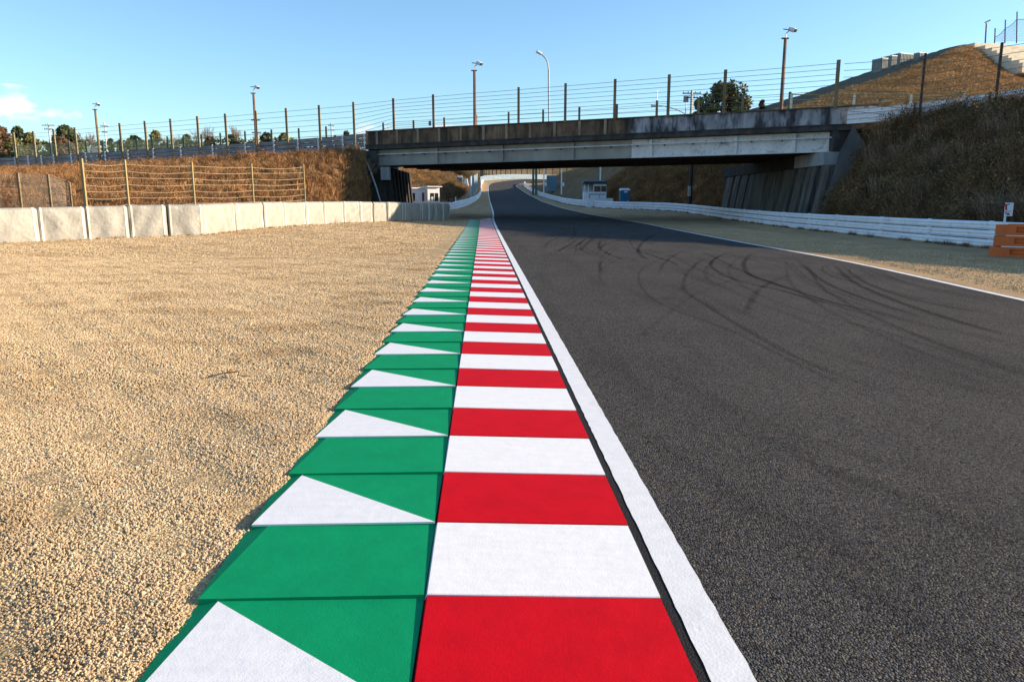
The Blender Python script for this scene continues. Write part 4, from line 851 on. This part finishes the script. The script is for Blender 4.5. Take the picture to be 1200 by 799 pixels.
for q in np.linspace(a.x + .1, c.x - .2, 7): b = MB(); b.box(q, q + .1, Y - .05, Y - .002, a.z, c.z - .1); b.build('stile', M['bluegrey'], e)
for px, lab in ((624.8, 'dark green screen post at the far bend, left one'), (628.2, 'dark green screen post at the far bend, right one')):
    Y = 185; a, c = at(px, 224, Y), at(px, 197, Y); e = empty('screen_post', tuple(a), lab, 'post'); b = MB(); b.box(a.x - .28, a.x + .28, Y - .15, Y + .15, a.z - 1, c.z); b.build('shaft', M['net'], e)
    b = MB(); b.box(a.x - .34, a.x + .34, Y - .2, Y + .2, c.z + .003, c.z + .12); b.build('cap', M['dark'], e)
# small white hut left under the bridge
YH = 124; X0, X1 = xat(479, YH), xat(499, YH); X2 = xat(513.5, YH); zb = hr(YH) + .15; zt = at(500, 219.5, YH).z
hu = empty('hut', (X1, YH, zb), 'small white flat roofed hut seen under the left of the bridge', 'hut'); hu.rotation_euler = (0, 0, R(24))
def wall_with_hole(x0, x1, y, z0, z1, hx0, hx1, hz0, hz1, th=.18):
    b = MB(); b.box(x0, hx0, y, y + th, z0, z1); b.box(hx1, x1, y, y + th, z0, z1); b.box(hx0, hx1, y, y + th, z0, hz0); b.box(hx0, hx1, y, y + th, hz1, z1); return b
wz0, wz1 = at(500, 236, YH).z, at(500, 226.5, YH).z
wall_with_hole(X1, X2, YH - 1.2, zb - .4, zt, xat(500.8, YH - 1.2), xat(511, YH - 1.2), wz0, wz1).build('wall', M['white_paint'], hu)
b = MB(); b.box(xat(500.8, YH - 1.2), xat(511, YH - 1.2), YH - 1.12, YH - 1.06, wz0, wz1); w = b.build('window', M['glass'], hu)
b = MB(); q = xat(506.3, YH - 1.2); b.box(q - .04, q + .04, YH - 1.16, YH - 1.122, wz0, wz1); b.build('mullion', M['white_paint'], w)
b = MB(); b.box(xat(502.5, YH - 1.2), xat(505, YH - 1.2), YH - 1.15, YH - 1.124, wz0, lerp(wz0, wz1, .55)); b.build('notice', M['strap'], w)
b = MB(); b.box(X2 - .18, X2, YH - 1.01, YH + 3, zb - .4, zt); b.box(X1, X1 + .18, YH - 1.01, YH - .001, zb - .4, zt); b.build('side_wall', M['white_paint'], hu)
wall_with_hole(X0 - 1, X1, YH, zb - .4, zt - .25, xat(480.5, YH), xat(486.5, YH), wz0, wz1).build('wall', M['white_paint'], hu)
b = MB(); b.box(xat(480.5, YH), xat(486.5, YH), YH + .06, YH + .1, wz0, wz1); b.build('window', M['glass'], hu)
b = MB(); b.box(xat(494.8, YH), xat(497.4, YH), YH - .03, YH - .003, zb - .2, wz1 + .1); b.build('door', M['brown'], hu)
b = MB(); b.box(X0 - 1.2, X1 + .1, YH - .3, YH + 3.2, zt - .245, zt - .05); b.box(X1 - .15, X2 + .35, YH - 1.6, YH + 3.2, zt + .004, zt + .16); b.build('roof', M['white_paint'], hu)
Yq = 107; a, c = at(525, 240, Yq), at(532.6, 230.8, Yq); e = empty('notice_board', (a.x, Yq, a.z), 'dark framed brown board standing behind the far left wall', 'board')
b = MB(); b.box(a.x, c.x, Yq, Yq + .1, a.z, c.z); b.build('frame', M['dark'], e); b = MB(); b.box(a.x + .15, c.x - .15, Yq - .03, Yq - .002, a.z + .35, c.z - .12); b.build('panel', M['brown'], e)
b = MB(); q = at(534, 236, Yq); pq = empty('marker_post', (q.x, Yq, q.z - .9), 'short white post right of the brown board', 'post'); b.box(q.x - .07, q.x + .07, Yq, Yq + .1, q.z - .9, q.z + .55); b.build('shaft', M['white_metal'], pq); b = MB(); b.box(q.x - .08, q.x + .08, Yq - .01, Yq + .11, q.z + .553, q.z + .62); b.build('cap', M['strap'], pq)
# blue screen on the far left bank
Yn = 150; e = empty('screen_fence', tuple(at(551.5, 230, Yn)), 'tall blue grey screen fence beside the far left guard rail', 'fence')
pts = [(at(551.6, 229, 142), at(551.4, 206.5, 142)), (at(555.6, 225.5, 162), at(556.2, 205.5, 162)), (at(558.6, 220, 186), at(559.2, 203.5, 186))]
for b0, t0 in pts: b = MB(); b.tube([b0 - Vector((0, 0, .6)), t0], .14, 6); b.build('post', M['galv'], e)
for (b0, t0), (b1, t1) in zip(pts, pts[1:]): b = MB(); th = Vector((.06, .0, 0)); b.hexa([b0, b1, b1 + th, b0 + th, t0, t1, t1 + th, t0 + th]); b.build('panel', M['bluegrey'], e)
Y = 216; a, c = at(542.5, 213, Y), at(548.5, 209.5, Y); e = empty('covered_load', (a.x, Y, a.z), 'low white covered heap beside the far portable toilet', 'heap')
b = MB(); b.hexa([(a.x, Y, a.z - 1), (c.x, Y, a.z - 1), (c.x, Y + 2, a.z - 1), (a.x, Y + 2, a.z - 1), (a.x + .5, Y + .4, c.z - .2), (c.x - .3, Y + .4, c.z), (c.x - .3, Y + 1.6, c.z), (a.x + .5, Y + 1.6, c.z - .2)]); b.build('sheet', M['white_metal'], e)

# on the mound: terrace steps, containers, net poles
ts = empty('terrace_seating', tuple(at(1150, 60, 150)), 'sunlit white terraced steps on the top right of the mound', 'steps')
for k in range(9):
    y0 = 50.2 + k * 2.9; Y = 149 - k * 2.4; x0p = 1144 + k * 6.4 + (k > 0) * 5 + random.uniform(-2, 2)
    a = at(x0p, y0, Y); dr_ = Vector((.965, .262, 0)); nn_ = Vector((-.262, .965, 0)); c = a + dr_ * 45; b = MB(); dn = Vector((0, 0, -1.6))
    b.hexa([a + dn, c + dn, c + nn_ * 3.5 + dn, a + nn_ * 3.5 + dn, a, c, c + nn_ * 3.5, a + nn_ * 3.5])
    b.build('step', M['terrace'], ts)
for i, (p0, p1, y0, y1, lab) in enumerate(((1033, 1043, 79, 68.6, 'dark storage crate at the low end of the row on the mound'), (1044, 1053.6, 77, 65.6, 'dark storage crate, second up the row on the mound'), (1054.5, 1076, 73, 62.8, 'long grey storage crate with a sunlit side on the mound'), (1077, 1090.5, 68.5, 62.2, 'pale storage crate at the top end of the row on the mound'))):
    Y = 152 + i * 3; a, c = at(p0, y0, Y), at(p1, y1, Y); e = empty('storage_crate', (a.x, Y, a.z), lab, 'crate', 'storage crates on the mound'); w = c.x - a.x; e.rotation_euler = (0, 0, R(22))
    b = MB(); b.box(a.x, c.x, Y, Y + 2.4, a.z - 1.5, c.z); b.build('body', M['container'], e)
    ns = max(5, int(w / .38))
    for q in range(ns): b = MB(); u = a.x + w * (q + .25) / ns; b.box(u, u + w / ns * .45, Y - .08, Y - .003, a.z - 1, c.z - .1); b.build('slat', M['container'], e)
    b = MB(); b.box(a.x - .05, c.x + .05, Y - .06, Y + 2.45, c.z + .003, c.z + .12); b.build('lid', M['galv'], e)
Y = 158
nf = empty('net_fence', tuple(at(1165, 50, Y)), 'tall thin poles holding a sagging net on top of the mound', 'fence')
tops = [(1165.5, 33.5), (1177.5, 23.5), (1191.2, 14), (1210, 4)]
for px, yt in tops: a, c = at(px, 51, Y), at(px + .7, yt, Y); b = MB(); b.tube([a, c], .11, 6); b.build('pole', M['rust'], nf)
attach = [(1165.8, 44), (1178, 33.5), (1191.5, 23), (1211, 20)]
for (xa, ya), (xb, yb_) in zip(attach, attach[1:]):
    pts = [at(lerp(xa, xb, q), lerp(ya, yb_, q) + 4 * q * (1 - q) * 1.6, Y) for q in np.linspace(0, 1, 9)]; b = MB(); b.tube(pts, .05, 4); b.build('rope', M['wire'], nf)
    b = MB()
    for q in np.linspace(0, 1, 26): p = at(lerp(xa, xb, q), lerp(ya, yb_, q) + 4 * q * (1 - q) * 1.6, Y); b.tube([p, (p.x, p.y, at(xa, 49, Y).z)], .010, 3)
    for z in np.arange(at(xa, 48, Y).z, at(xb, yb_, Y).z, .35): b.tube([(at(xa, 40, Y).x, Y, z), (at(xb, 40, Y).x, Y, z)], .008, 3)
    o = b.build('net', M['wire'], nf); o['kind'] = 'stuff'
e = empty('camera_pole', tuple(at(1155, 49, Y)), 'small camera pole standing on top of the mound', 'camera pole', 'camera poles along the embankment and bridge'); b = MB(); b.tube([at(1154.5, 51, Y), at(1156, 27.5, Y)], .13, 6); b.build('pole', M['rust'], e)
p = at(1157.3, 26.2, Y); b = MB(); b.tube([p + Vector((-.5, 0, -.1)), p + Vector((.5, 0, .35))], .16, 6); b.build('camera_head', M['galv'], e)

# ------------------------------------------------------------------ trees
def leafy(name, label, px, ytop, wpx, Y, zbase, kind, n_leaf, leaf, group=None, tall=.62, seed=0, nb_=11, cr=(.30, .54)):
    r_ = np.random.default_rng(seed); top = at(px, ytop, Y).z; H = top - zbase; Rr = wpx / 2 / FPX * Y; base = Vector((at(px, ytop + 12, Y).x, Y, zbase))
    e = empty(name, tuple(base), label, 'tree', group); b = MB(); c0 = zbase + H * (1 - tall)
    b.tube([base - Vector((0, 0, .5)), base + Vector((.1, 0, H * .25)), base + Vector((-.1, .1, H * .6)), base + Vector((0, 0, H * .85))], max(.12, H * .03), 7, r1=.05)
    cl = []
    for k in range(nb_):
        th = 2 * math.pi * (k * .618 + r_.random() * .2); u = (k + .5) / nb_; rad = Rr * (.72 * math.sin(math.pi * min(.93, u * .8 + .16))) * r_.uniform(.65, 1.05)
        c = base + Vector((math.cos(th) * rad, math.sin(th) * rad, H * (1 - tall) + H * tall * (u * .85 + .05))); cl.append((c, Rr * r_.uniform(*cr)))
        s_ = base + Vector((0, 0, H * lerp(.25, .7, u))); b.tube([s_, s_.lerp(c, .5) + Vector((0, 0, .1 * Rr)), c], max(.05, H * .010), 5, r1=.02)
    cl.append((base + Vector((0, 0, H * .90)), Rr * cr[0])); b.build('trunk', M['bark'], e)
    V, F = [], []
    for c, rr in cl:
        for q in range(int(n_leaf * 1.7) // len(cl)):
            d = r_.normal(size=3); d /= np.linalg.norm(d); p = np.array(c) + d * np.array([1, 1, .72]) * rr * r_.random() ** .35
            p[2] = min(p[2], zbase + H * 1.0)
            a = r_.normal(size=3); a /= np.linalg.norm(a); t_ = np.cross(a, d); t_ /= np.linalg.norm(t_) + 1e-6; s_ = leaf * r_.uniform(.6, 1.3); i0 = len(V)
            V += [tuple(p - a * s_), tuple(p + t_ * s_ * .5), tuple(p + a * s_), tuple(p - t_ * s_ * .5)]; F.append((i0, i0 + 1, i0 + 2, i0 + 3))
    bb = MB(); bb.v, bb.f, bb.m = V, F, [0] * len(F); bb.build('crown', M[kind], e, fix=False); return e
def bare(name, label, px, ytop, wpx, Y, zbase, group=None, seed=0):
    r_ = random.Random(seed); top = at(px, ytop, Y).z; H = top - zbase; W = wpx / 2 / FPX * Y; base = Vector((at(px, ytop + 12, Y).x, Y, zbase)); e = empty(name, tuple(base), label, 'tree', group); b = MB(); t_ = MB()
    b.tube([base - Vector((0, 0, .5)), base + Vector((0, 0, H * .35))], H * .028, 6, r1=H * .018)
    def grow(p, d, L, r, k):
        q = p + d * L; (b if k > 2 else t_).tube([p, p.lerp(q, .5) + Vector((r_.uniform(-.1, .1) * L, 0, r_.uniform(-.05, .1) * L)), q], r, 4 if k < 3 else 5, r1=r * .55, cap=False)
        if k == 0: return
        for _ in range(3 if k > 1 else 4):
            nd = (d + Vector((r_.uniform(-1, 1) * W / H * 1.8, r_.uniform(-.8, .8), r_.uniform(-.1, .5)))).normalized(); grow(p.lerp(q, r_.uniform(.55, 1)), nd, L * r_.uniform(.6, .85), max(r * .55, .035), k - 1)
    for _ in range(4): grow(base + Vector((0, 0, H * r_.uniform(.25, .36))), Vector((r_.uniform(-.6, .6), r_.uniform(-.4, .4), 1)).normalized(), H * .24, H * .012, 4)
    b.build('trunk', M['twig'], e); t_.build('branches', M['twig'], e); return e
GT = 'trees beyond the left embankment'
leafy('tree', 'russet tree at the far left edge of the photo', 1, 146, 26, 190, 8.5, 'leaf_brown', 2600, .55, GT, .85, 1)
leafy('pine_tree', 'tall green pine right of the russet tree at far left', 20, 146.5, 19, 200, 9, 'leaf_dark', 2200, .55, GT, .7, 2)
leafy('tree', 'olive tree low between the pine and the utility pole', 35, 153.5, 22, 195, 8.5, 'leaf_olive', 2000, .5, GT, .8, 3)
leafy('tree', 'broad dark green tree between the second and fourth fence posts', 76, 147, 32, 200, 9, 'leaf_dark', 3600, .55, GT, .75, 4)
leafy('bush', 'russet bush below the broad dark green tree', 73, 161, 40, 170, 8, 'leaf_brown', 2600, .45, GT, .95, 5)
leafy('bush', 'brown bush in front of the pine at far left', 18, 163, 38, 165, 8, 'leaf_olive', 2400, .45, GT, .95, 6)
bare('bare_tree', 'grey bare tree left of the pale camera pole', 102, 149.5, 26, 230, 10, GT, 7)
leafy('tree', 'small low green tree right of the thin utility pole', 130, 160, 12, 240, 10, 'leaf_dark', 800, .6, GT, .8, 8)
leafy('tree', 'low spreading green tree left of the brown domed one', 158, 157, 24, 240, 10, 'leaf_dark', 1500, .6, GT, .8, 9)
leafy('tree', 'brown green domed tree above the long cream wall', 182, 150.5, 17, 240, 10, 'leaf_olive', 1800, .55, GT, .8, 10)
leafy('tree', 'dark green tree right of the domed tree', 219, 155.5, 22, 240, 10, 'leaf_dark', 1500, .6, GT, .85, 11)
bare('bare_tree', 'grey bare tree behind the dark green trees, left of the crossbar pole', 241, 144.5, 30, 250, 10, GT, 12)
leafy('tree', 'russet tree below the wide bare tree', 246, 158, 18, 245, 10, 'leaf_brown', 1300, .6, GT, .85, 13)
leafy('tree', 'green tree just left of the crossbar camera pole', 272, 155.5, 20, 240, 10, 'leaf_dark', 1500, .6, GT, .85, 14)
bare('bare_tree', 'thin bare tree close beside the crossbar camera pole', 288, 144, 16, 250, 10, GT, 15)
leafy('tree', 'dark green tree just right of the crossbar camera pole', 312, 153, 20, 240, 10.5, 'leaf_dark', 1500, .6, GT, .85, 16)
leafy('tree', 'olive tree between two posts right of the crossbar pole', 333, 154, 20, 240, 10.5, 'leaf_olive', 1500, .6, GT, .85, 17)
bare('bare_tree', 'faint bare tree between the domed tree and the dark green one', 201, 152.5, 16, 260, 10.5, GT, 18)
leafy('tree', 'dark tree at the left end of the bridge parapet', 406, 151, 16, 220, 10.5, 'leaf_dark', 1300, .5, GT, .9, 19)
leafy('tree', 'large round olive tree behind the right half of the bridge', 851, 94.5, 100, 135, 9, 'leaf_olive', 9000, .32, None, .93, 20, 26, (.16, .34))
leafy('tree', 'small dark tree at the left of the round olive tree', 820, 111, 22, 142, 10, 'leaf_dark', 2200, .38, None, .95, 21)
b0 = leafy('bush', 'small pale bush at the right foot of the round olive tree', 893, 114, 14, 130, 12, 'leaf_brown', 900, .3, None, .95, 22)

r_ = np.random.default_rng(77); V, F = [], []
for px in np.arange(-20, 430, 2.2):
    Yw = 236 + r_.uniform(-6, 10); top = at(px, 167.5 + 2.2 * math.sin(px * .11) + r_.uniform(-1.5, 2.5) - .012 * px, Yw)
    for q in range(34):
        p = np.array((top.x + r_.normal(0, .7), Yw + r_.normal(0, .8), top.z - 9 * r_.random() ** 1.3)); a = r_.normal(size=3); a /= np.linalg.norm(a); c = np.cross(a, r_.normal(size=3)); c /= np.linalg.norm(c); z_ = r_.uniform(.35, .8); i0 = len(V)
        V += [tuple(p - a * z_), tuple(p + c * z_ * .6), tuple(p + a * z_), tuple(p - c * z_ * .6)]; F.append((i0, i0 + 1, i0 + 2, i0 + 3))
bb = MB(); bb.v, bb.f, bb.m = V, F, [int(r_.random() < .35) for _ in F]; o = bb.build('far_wood', [M['leaf_dark'], M['leaf_olive']], fix=False); o['kind'] = 'stuff'
# ------------------------------------------------------------------ ground cover (stuff)
def tuft(name, m, nb, h, spread, wid, lean, seed):
    r_ = random.Random(seed); b = MB()
    for k in range(nb):
        th = r_.uniform(0, 6.283); r0 = spread * r_.random() ** .6 * .5; p = Vector((math.cos(th) * r0, math.sin(th) * r0, -.08)); ph = th + r_.uniform(-.7, .7)
        L = h * r_.uniform(.45, 1.0); o = Vector((math.cos(ph), math.sin(ph), 0)); ln = lean * r_.uniform(.3, 1.2); side = Vector((-o.y, o.x, 0)).lerp(o, r_.uniform(-.5, .5)) * wid * r_.uniform(.6, 1.3)
        q = p + o * ln * L * .35 + Vector((0, 0, L * .62)); e_ = p + o * ln * L + Vector((0, 0, L * (1 - .3 * ln))); mi = r_.randrange(len(m))
        b.quad([p - side, p + side, q + side * .8, q - side * .8], mi); b.quad([q - side * .8, q + side * .8, e_], mi)
    return b.mesh(name, m)
def shrub(name, m, n_leaf, r0, h, leaf, seed):
    r_ = random.Random(seed); b = MB(); tips = []
    for k in range(9):
        th = r_.uniform(0, 6.28); e_ = Vector((math.cos(th) * r0 * r_.uniform(.3, 1), math.sin(th) * r0 * r_.uniform(.3, 1), h * r_.uniform(.5, 1))); b.tube([(0, 0, -.1), e_ * .5 + Vector((0, 0, .1 * h)), e_], .012, 3, r1=.004, cap=False); tips.append(e_)
    for k in range(n_leaf):
        t_ = r_.choice(tips) * r_.uniform(.45, 1.05); p = t_ + Vector((r_.gauss(0, .16), r_.gauss(0, .16), r_.gauss(0, .12))) * r0
        a = Vector((r_.gauss(0, 1), r_.gauss(0, 1), r_.gauss(0, 1))).normalized(); c = a.orthogonal().normalized(); s_ = leaf * r_.uniform(.6, 1.3); b.quad([p - a * s_, p + c * s_ * .45, p + a * s_, p - c * s_ * .45], r_.randrange(len(m)))
    return b.mesh(name, m)
TG = source_collection('gold tufts', [tuft('tuft', GR['gold'], 46, .95, .55, .012, .75, s) for s in (1, 2, 3, 4)])
GR['straw'] = [mat('straw_grass_%d' % i, c, .85, color2=c2, vscale=.25, spec=.1) for i, (c, c2) in enumerate((((.64, .42, .205), (.36, .215, .10)), ((.50, .30, .135), (.25, .15, .07))))]
TMO = source_collection('straw tufts', [tuft('tuft', GR['straw'], 46, .95, .7, .016, .8, s) for s in (11, 12, 13)])
TP = source_collection('tall tufts', [tuft('tall_tuft', GR['pale'], 90, 1.9, .7, .011, 1.0, s) for s in (21, 22)])
TD = source_collection('dull tufts', [tuft('tuft', GR['dull'], 46, .95, .6, .011, .85, s) for s in (5, 6, 7)])
SD = source_collection('scrub', [shrub('scrub', [GR['dull'][0], GR['dull'][1], GR['dull'][2], M['leaf_olive']], 150, .8, .9, .055, s) for s in (1, 2, 3)])
SB = source_collection('russet scrub', [shrub('scrub', [GR['dull'][0], M['leaf_brown'], GR['dull'][1]], 170, .7, 1.1, .05, s) for s in (4, 5)])
SG = source_collection('gold scrub', [shrub('scrub', [GR['gold'][1], M['leaf_brown'], GR['gold'][0]], 150, .7, 1.0, .05, s) for s in (7, 8)])
def rots(n, tilt=.15): return np.column_stack([rng.normal(0, tilt, n), rng.normal(0, tilt, n), rng.random(n) * 6.283])
def scl(n, lo, hi): s = rng.uniform(lo, hi, n); return np.column_stack([s, s, s * rng.uniform(.8, 1.25, n)])
def vis(P, xm=30): P = P[P[:, 1] > 2]; px = 600 + 867 * P[:, 0] / P[:, 1]; return P[(px > -80 - xm) & (px < 1290 + xm)]
P = vis(sample(LE[:, :36], 24000)); P = P[P[:, 1] < 100]; scatter('dry_grass', P, scl(len(P), .40, .95), rots(len(P)), TG)
P = vis(sample(LE[:, :34], 5200)); P = P[P[:, 1] < 100]; scatter('dry_scrub', P, scl(len(P), .3, .95), rots(len(P)), SG)
P = vis(sample(RH[:, 1:30], 26000)); scatter('hillside_grass', P, scl(len(P), .4, 1.0), rots(len(P), .25), TD)
P = vis(sample(RH[:, 2:26], 3600)); scatter('hillside_scrub', P, scl(len(P), .4, 1.35), rots(len(P)), SD)
P = vis(sample(RH[:, 2:26], 3600)); scatter('russet_scrub', P, scl(len(P), .4, 1.35), rots(len(P)), SB)
tp_ = [];
for px, py, Y0, k_, sp in ((1195, 250, 29, 60, 2.4), (1130, 150, 44, 14, 2.5), (1060, 170, 48, 12, 2), (1190, 250, 30, 26, 2.2), (1150, 252, 31, 14, 1.8), (1040, 235, 46, 12, 1.6), (1018, 215, 51, 10, 1.2), (1030, 195, 52, 8, 1.0), (1110, 190, 42, 10, 2.0), (1085, 225, 40, 8, 1.6), (1170, 165, 42, 8, 2)):
    q = at(px, py, Y0)
    for _ in range(k_):
        gx, gy = max(q.x + rng.normal(0, sp * .5), 20.6), Y0 + rng.normal(0, sp * .6); i_ = np.argmin((RH[..., 0] - gx) ** 2 + (RH[..., 1] - gy) ** 2); v_ = RH.reshape(-1, 3)[i_]; tp_.append((gx, gy, v_[2] - .05))
scatter('tall_grass', tp_, scl(len(tp_), .6, 1.1), rots(len(tp_)), TP)
P = vis(sample(RF[:40, :26], 11000)); scatter('slope_grass', P, scl(len(P), .6, 1.2), rots(len(P)), TG)
P = vis(sample(RF[:40, :26], 2500)); scatter('slope_scrub', P, scl(len(P), .5, 1.2), rots(len(P)), SD)
P = vis(sample(LF[:, 1:20], 9000)); scatter('bank_grass', P, scl(len(P), .7, 1.4), rots(len(P)), TG)
P = vis(sample(LF[:, 1:14], 1500)); scatter('bank_scrub', P, scl(len(P), .7, 1.5), rots(len(P)), SD)
P = vis(sample(MO[:, 21:], 22000)); scatter('mound_grass', P, scl(len(P), .35, .8), rots(len(P)), TMO)
# pebbles on the near gravel
def pebble(m, seed):
    bm = bmesh.new(); bmesh.ops.create_icosphere(bm, subdivisions=1, radius=.5); r_ = random.Random(seed)
    for v in bm.verts: v.co = Vector((v.co.x * 1.25, v.co.y, v.co.z * .72)) * r_.uniform(.78, 1.18)
    me = bpy.data.meshes.new('pebble'); bm.to_mesh(me); bm.free(); me.materials.append(m); return me
PB = source_collection('pebbles', [pebble(m, i) for i, m in enumerate(M['pebble'])])
N = 760000
Y = 1.4 + 22 * rng.random(N) ** .66; X = -rng.random(N) * (.76 * Y + .6)
lat = X * KC - Y * KS; keep = (lat < -1.195) & (rng.random(N) < np.clip(1.35 - Y / 26, .2, 1)); X, Y, lat = X[keep], Y[keep], lat[keep]
d = -lat - 1.2
Z = .32 * sstep(22, 46, Y) * sstep(.5, 8, d) + .026 * (1 - sstep(.15, 1.2, d)) - .012 * (1 - sstep(0, .06, d)) + np.array([.018 * vnoise(x, y, 1.1) + .010 * vnoise(x, y, 4.3, 3) for x, y in zip(X, Y)])
s = rng.uniform(.007, .0155, len(X)) * np.where(rng.random(len(X)) < .03, 1.5, 1) * np.clip(.9 + Y / 22, 1, 2.0)
PBN = (X, Y, Z, s)
scatter('gravel', np.column_stack([X, Y, Z + s * .22]), np.column_stack([s, s, s]), rng.random((len(X), 3)) * 6.28, PB)

N = 420000
Y = 20 + 46 * rng.random(N) ** .75; X = -rng.random(N) * (.76 * Y + .6)
lat = X * KC - Y * KS; lim = np.interp(Y, [20, 26, 31, 36, 46, 53, 60, 66], [-34, -31, -25, -18, -14.5, -11.5, -9, -7]); keep = (lat < -1.22) & (X > lim) & (rng.random(N) < np.where(X < lim + 6.5 + 1.5 * np.sin(Y * .9), .22, 1)); X, Y, lat = X[keep], Y[keep], lat[keep]
d = -lat - 1.2
Z = np.interp(Y, _gy, _gz) + .32 * sstep(22, 46, Y) * sstep(.5, 8, d) + np.array([.018 * vnoise(x, y, 1.1) + .010 * vnoise(x, y, 4.3, 3) for x, y in zip(X, Y)])
s = rng.uniform(.014, .032, len(X)) * np.clip(Y / 22, 1, 2.2)
scatter('gravel', np.column_stack([X, Y, Z + s * .2]), np.column_stack([s, s, s * .8]), rng.random((len(X), 3)) * 6.28, PB)
N = 110000
P = sample(VERGE[:, 1:12], N); P = P[(P[:, 1] > 6) & (P[:, 1] < 48)]; P = P[P[:, 0] < 1300 * P[:, 1] / 867]; s = rng.uniform(.016, .04, len(P))
scatter('gravel', P + np.array([0, 0, .008]), np.column_stack([s, s, s * .8]), rng.random((len(P), 3)) * 6.28, PB)

N = 150000                                # a denser layer of small stones right in front of the camera
Y = 1.3 + 5.2 * rng.random(N) ** .7; X = -rng.random(N) * (.76 * Y + .5); lat = X * KC - Y * KS; keep = lat < -1.2; X, Y, lat = X[keep], Y[keep], lat[keep]
d = -lat - 1.2; Z = .026 * (1 - sstep(.15, 1.2, d)) - .012 * (1 - sstep(0, .06, d)) + np.array([.018 * vnoise(x, y, 1.1) + .010 * vnoise(x, y, 4.3, 3) for x, y in zip(X, Y)])
s = rng.uniform(.007, .014, len(X)); scatter('gravel', np.column_stack([X, Y, Z + s * .15]), np.column_stack([s, s, s]), rng.random((len(X), 3)) * 6.28, PB)
RC = catmull(RAIL, 900); k_ = rng.integers(0, 700, 650); w_ = np.column_stack([RC[k_, 0] - .12 - .25 * rng.random(650) ** 2, RC[k_, 1] + rng.normal(0, .2, 650), [hr(y) + .02 for y in RC[k_, 1]]])
w_ = w_[(np.sin(w_[:, 1] * .9) + np.sin(w_[:, 1] * 2.3) > -.6)]; scatter('verge_grass', w_, scl(len(w_), .10, .34), rots(len(w_)), TD)
w_ = []
for i in range(260):
    Yq = rng.uniform(30, 62); Xq = xat(np.interp(Yq, [29.4, 30, 35.3, 45.7, 52.5, 65.5], [-20, 0, 240, 361, 436, 527]), Yq) + rng.uniform(.05, .45); w_.append((Xq, Yq - .15, gz(Xq, Yq)))
scatter('verge_grass', w_, scl(len(w_), .06, .20), rots(len(w_)), TG)
w_ = [(-13.6 + rng.normal(0, .35), 69.0 + rng.normal(0, .5), rng.uniform(2.6, 5.6)) for _ in range(16)]; scatter('dead_creeper', w_, scl(16, .7, 1.3), rots(16, .5), SD)
q = on_ground(272, 440, .03); tw = empty('twig', tuple(q), 'dark bent twig lying on the gravel left of the kerb', 'twig'); b = MB()
b.tube([q + Vector(v) for v in ((-.22, -.04, .0), (-.09, .015, .02), (.05, .05, .03), (.08, -.06, .02), (.19, -.04, .0))], .008, 6, r1=.004); b.build('stem', M['bark'], tw)
b = MB(); b.tube([q + Vector((-.09, .015, .02)), q + Vector((-.02, .10, .04))], .005, 5, r1=.003); b.build('side_shoot', M['bark'], tw)
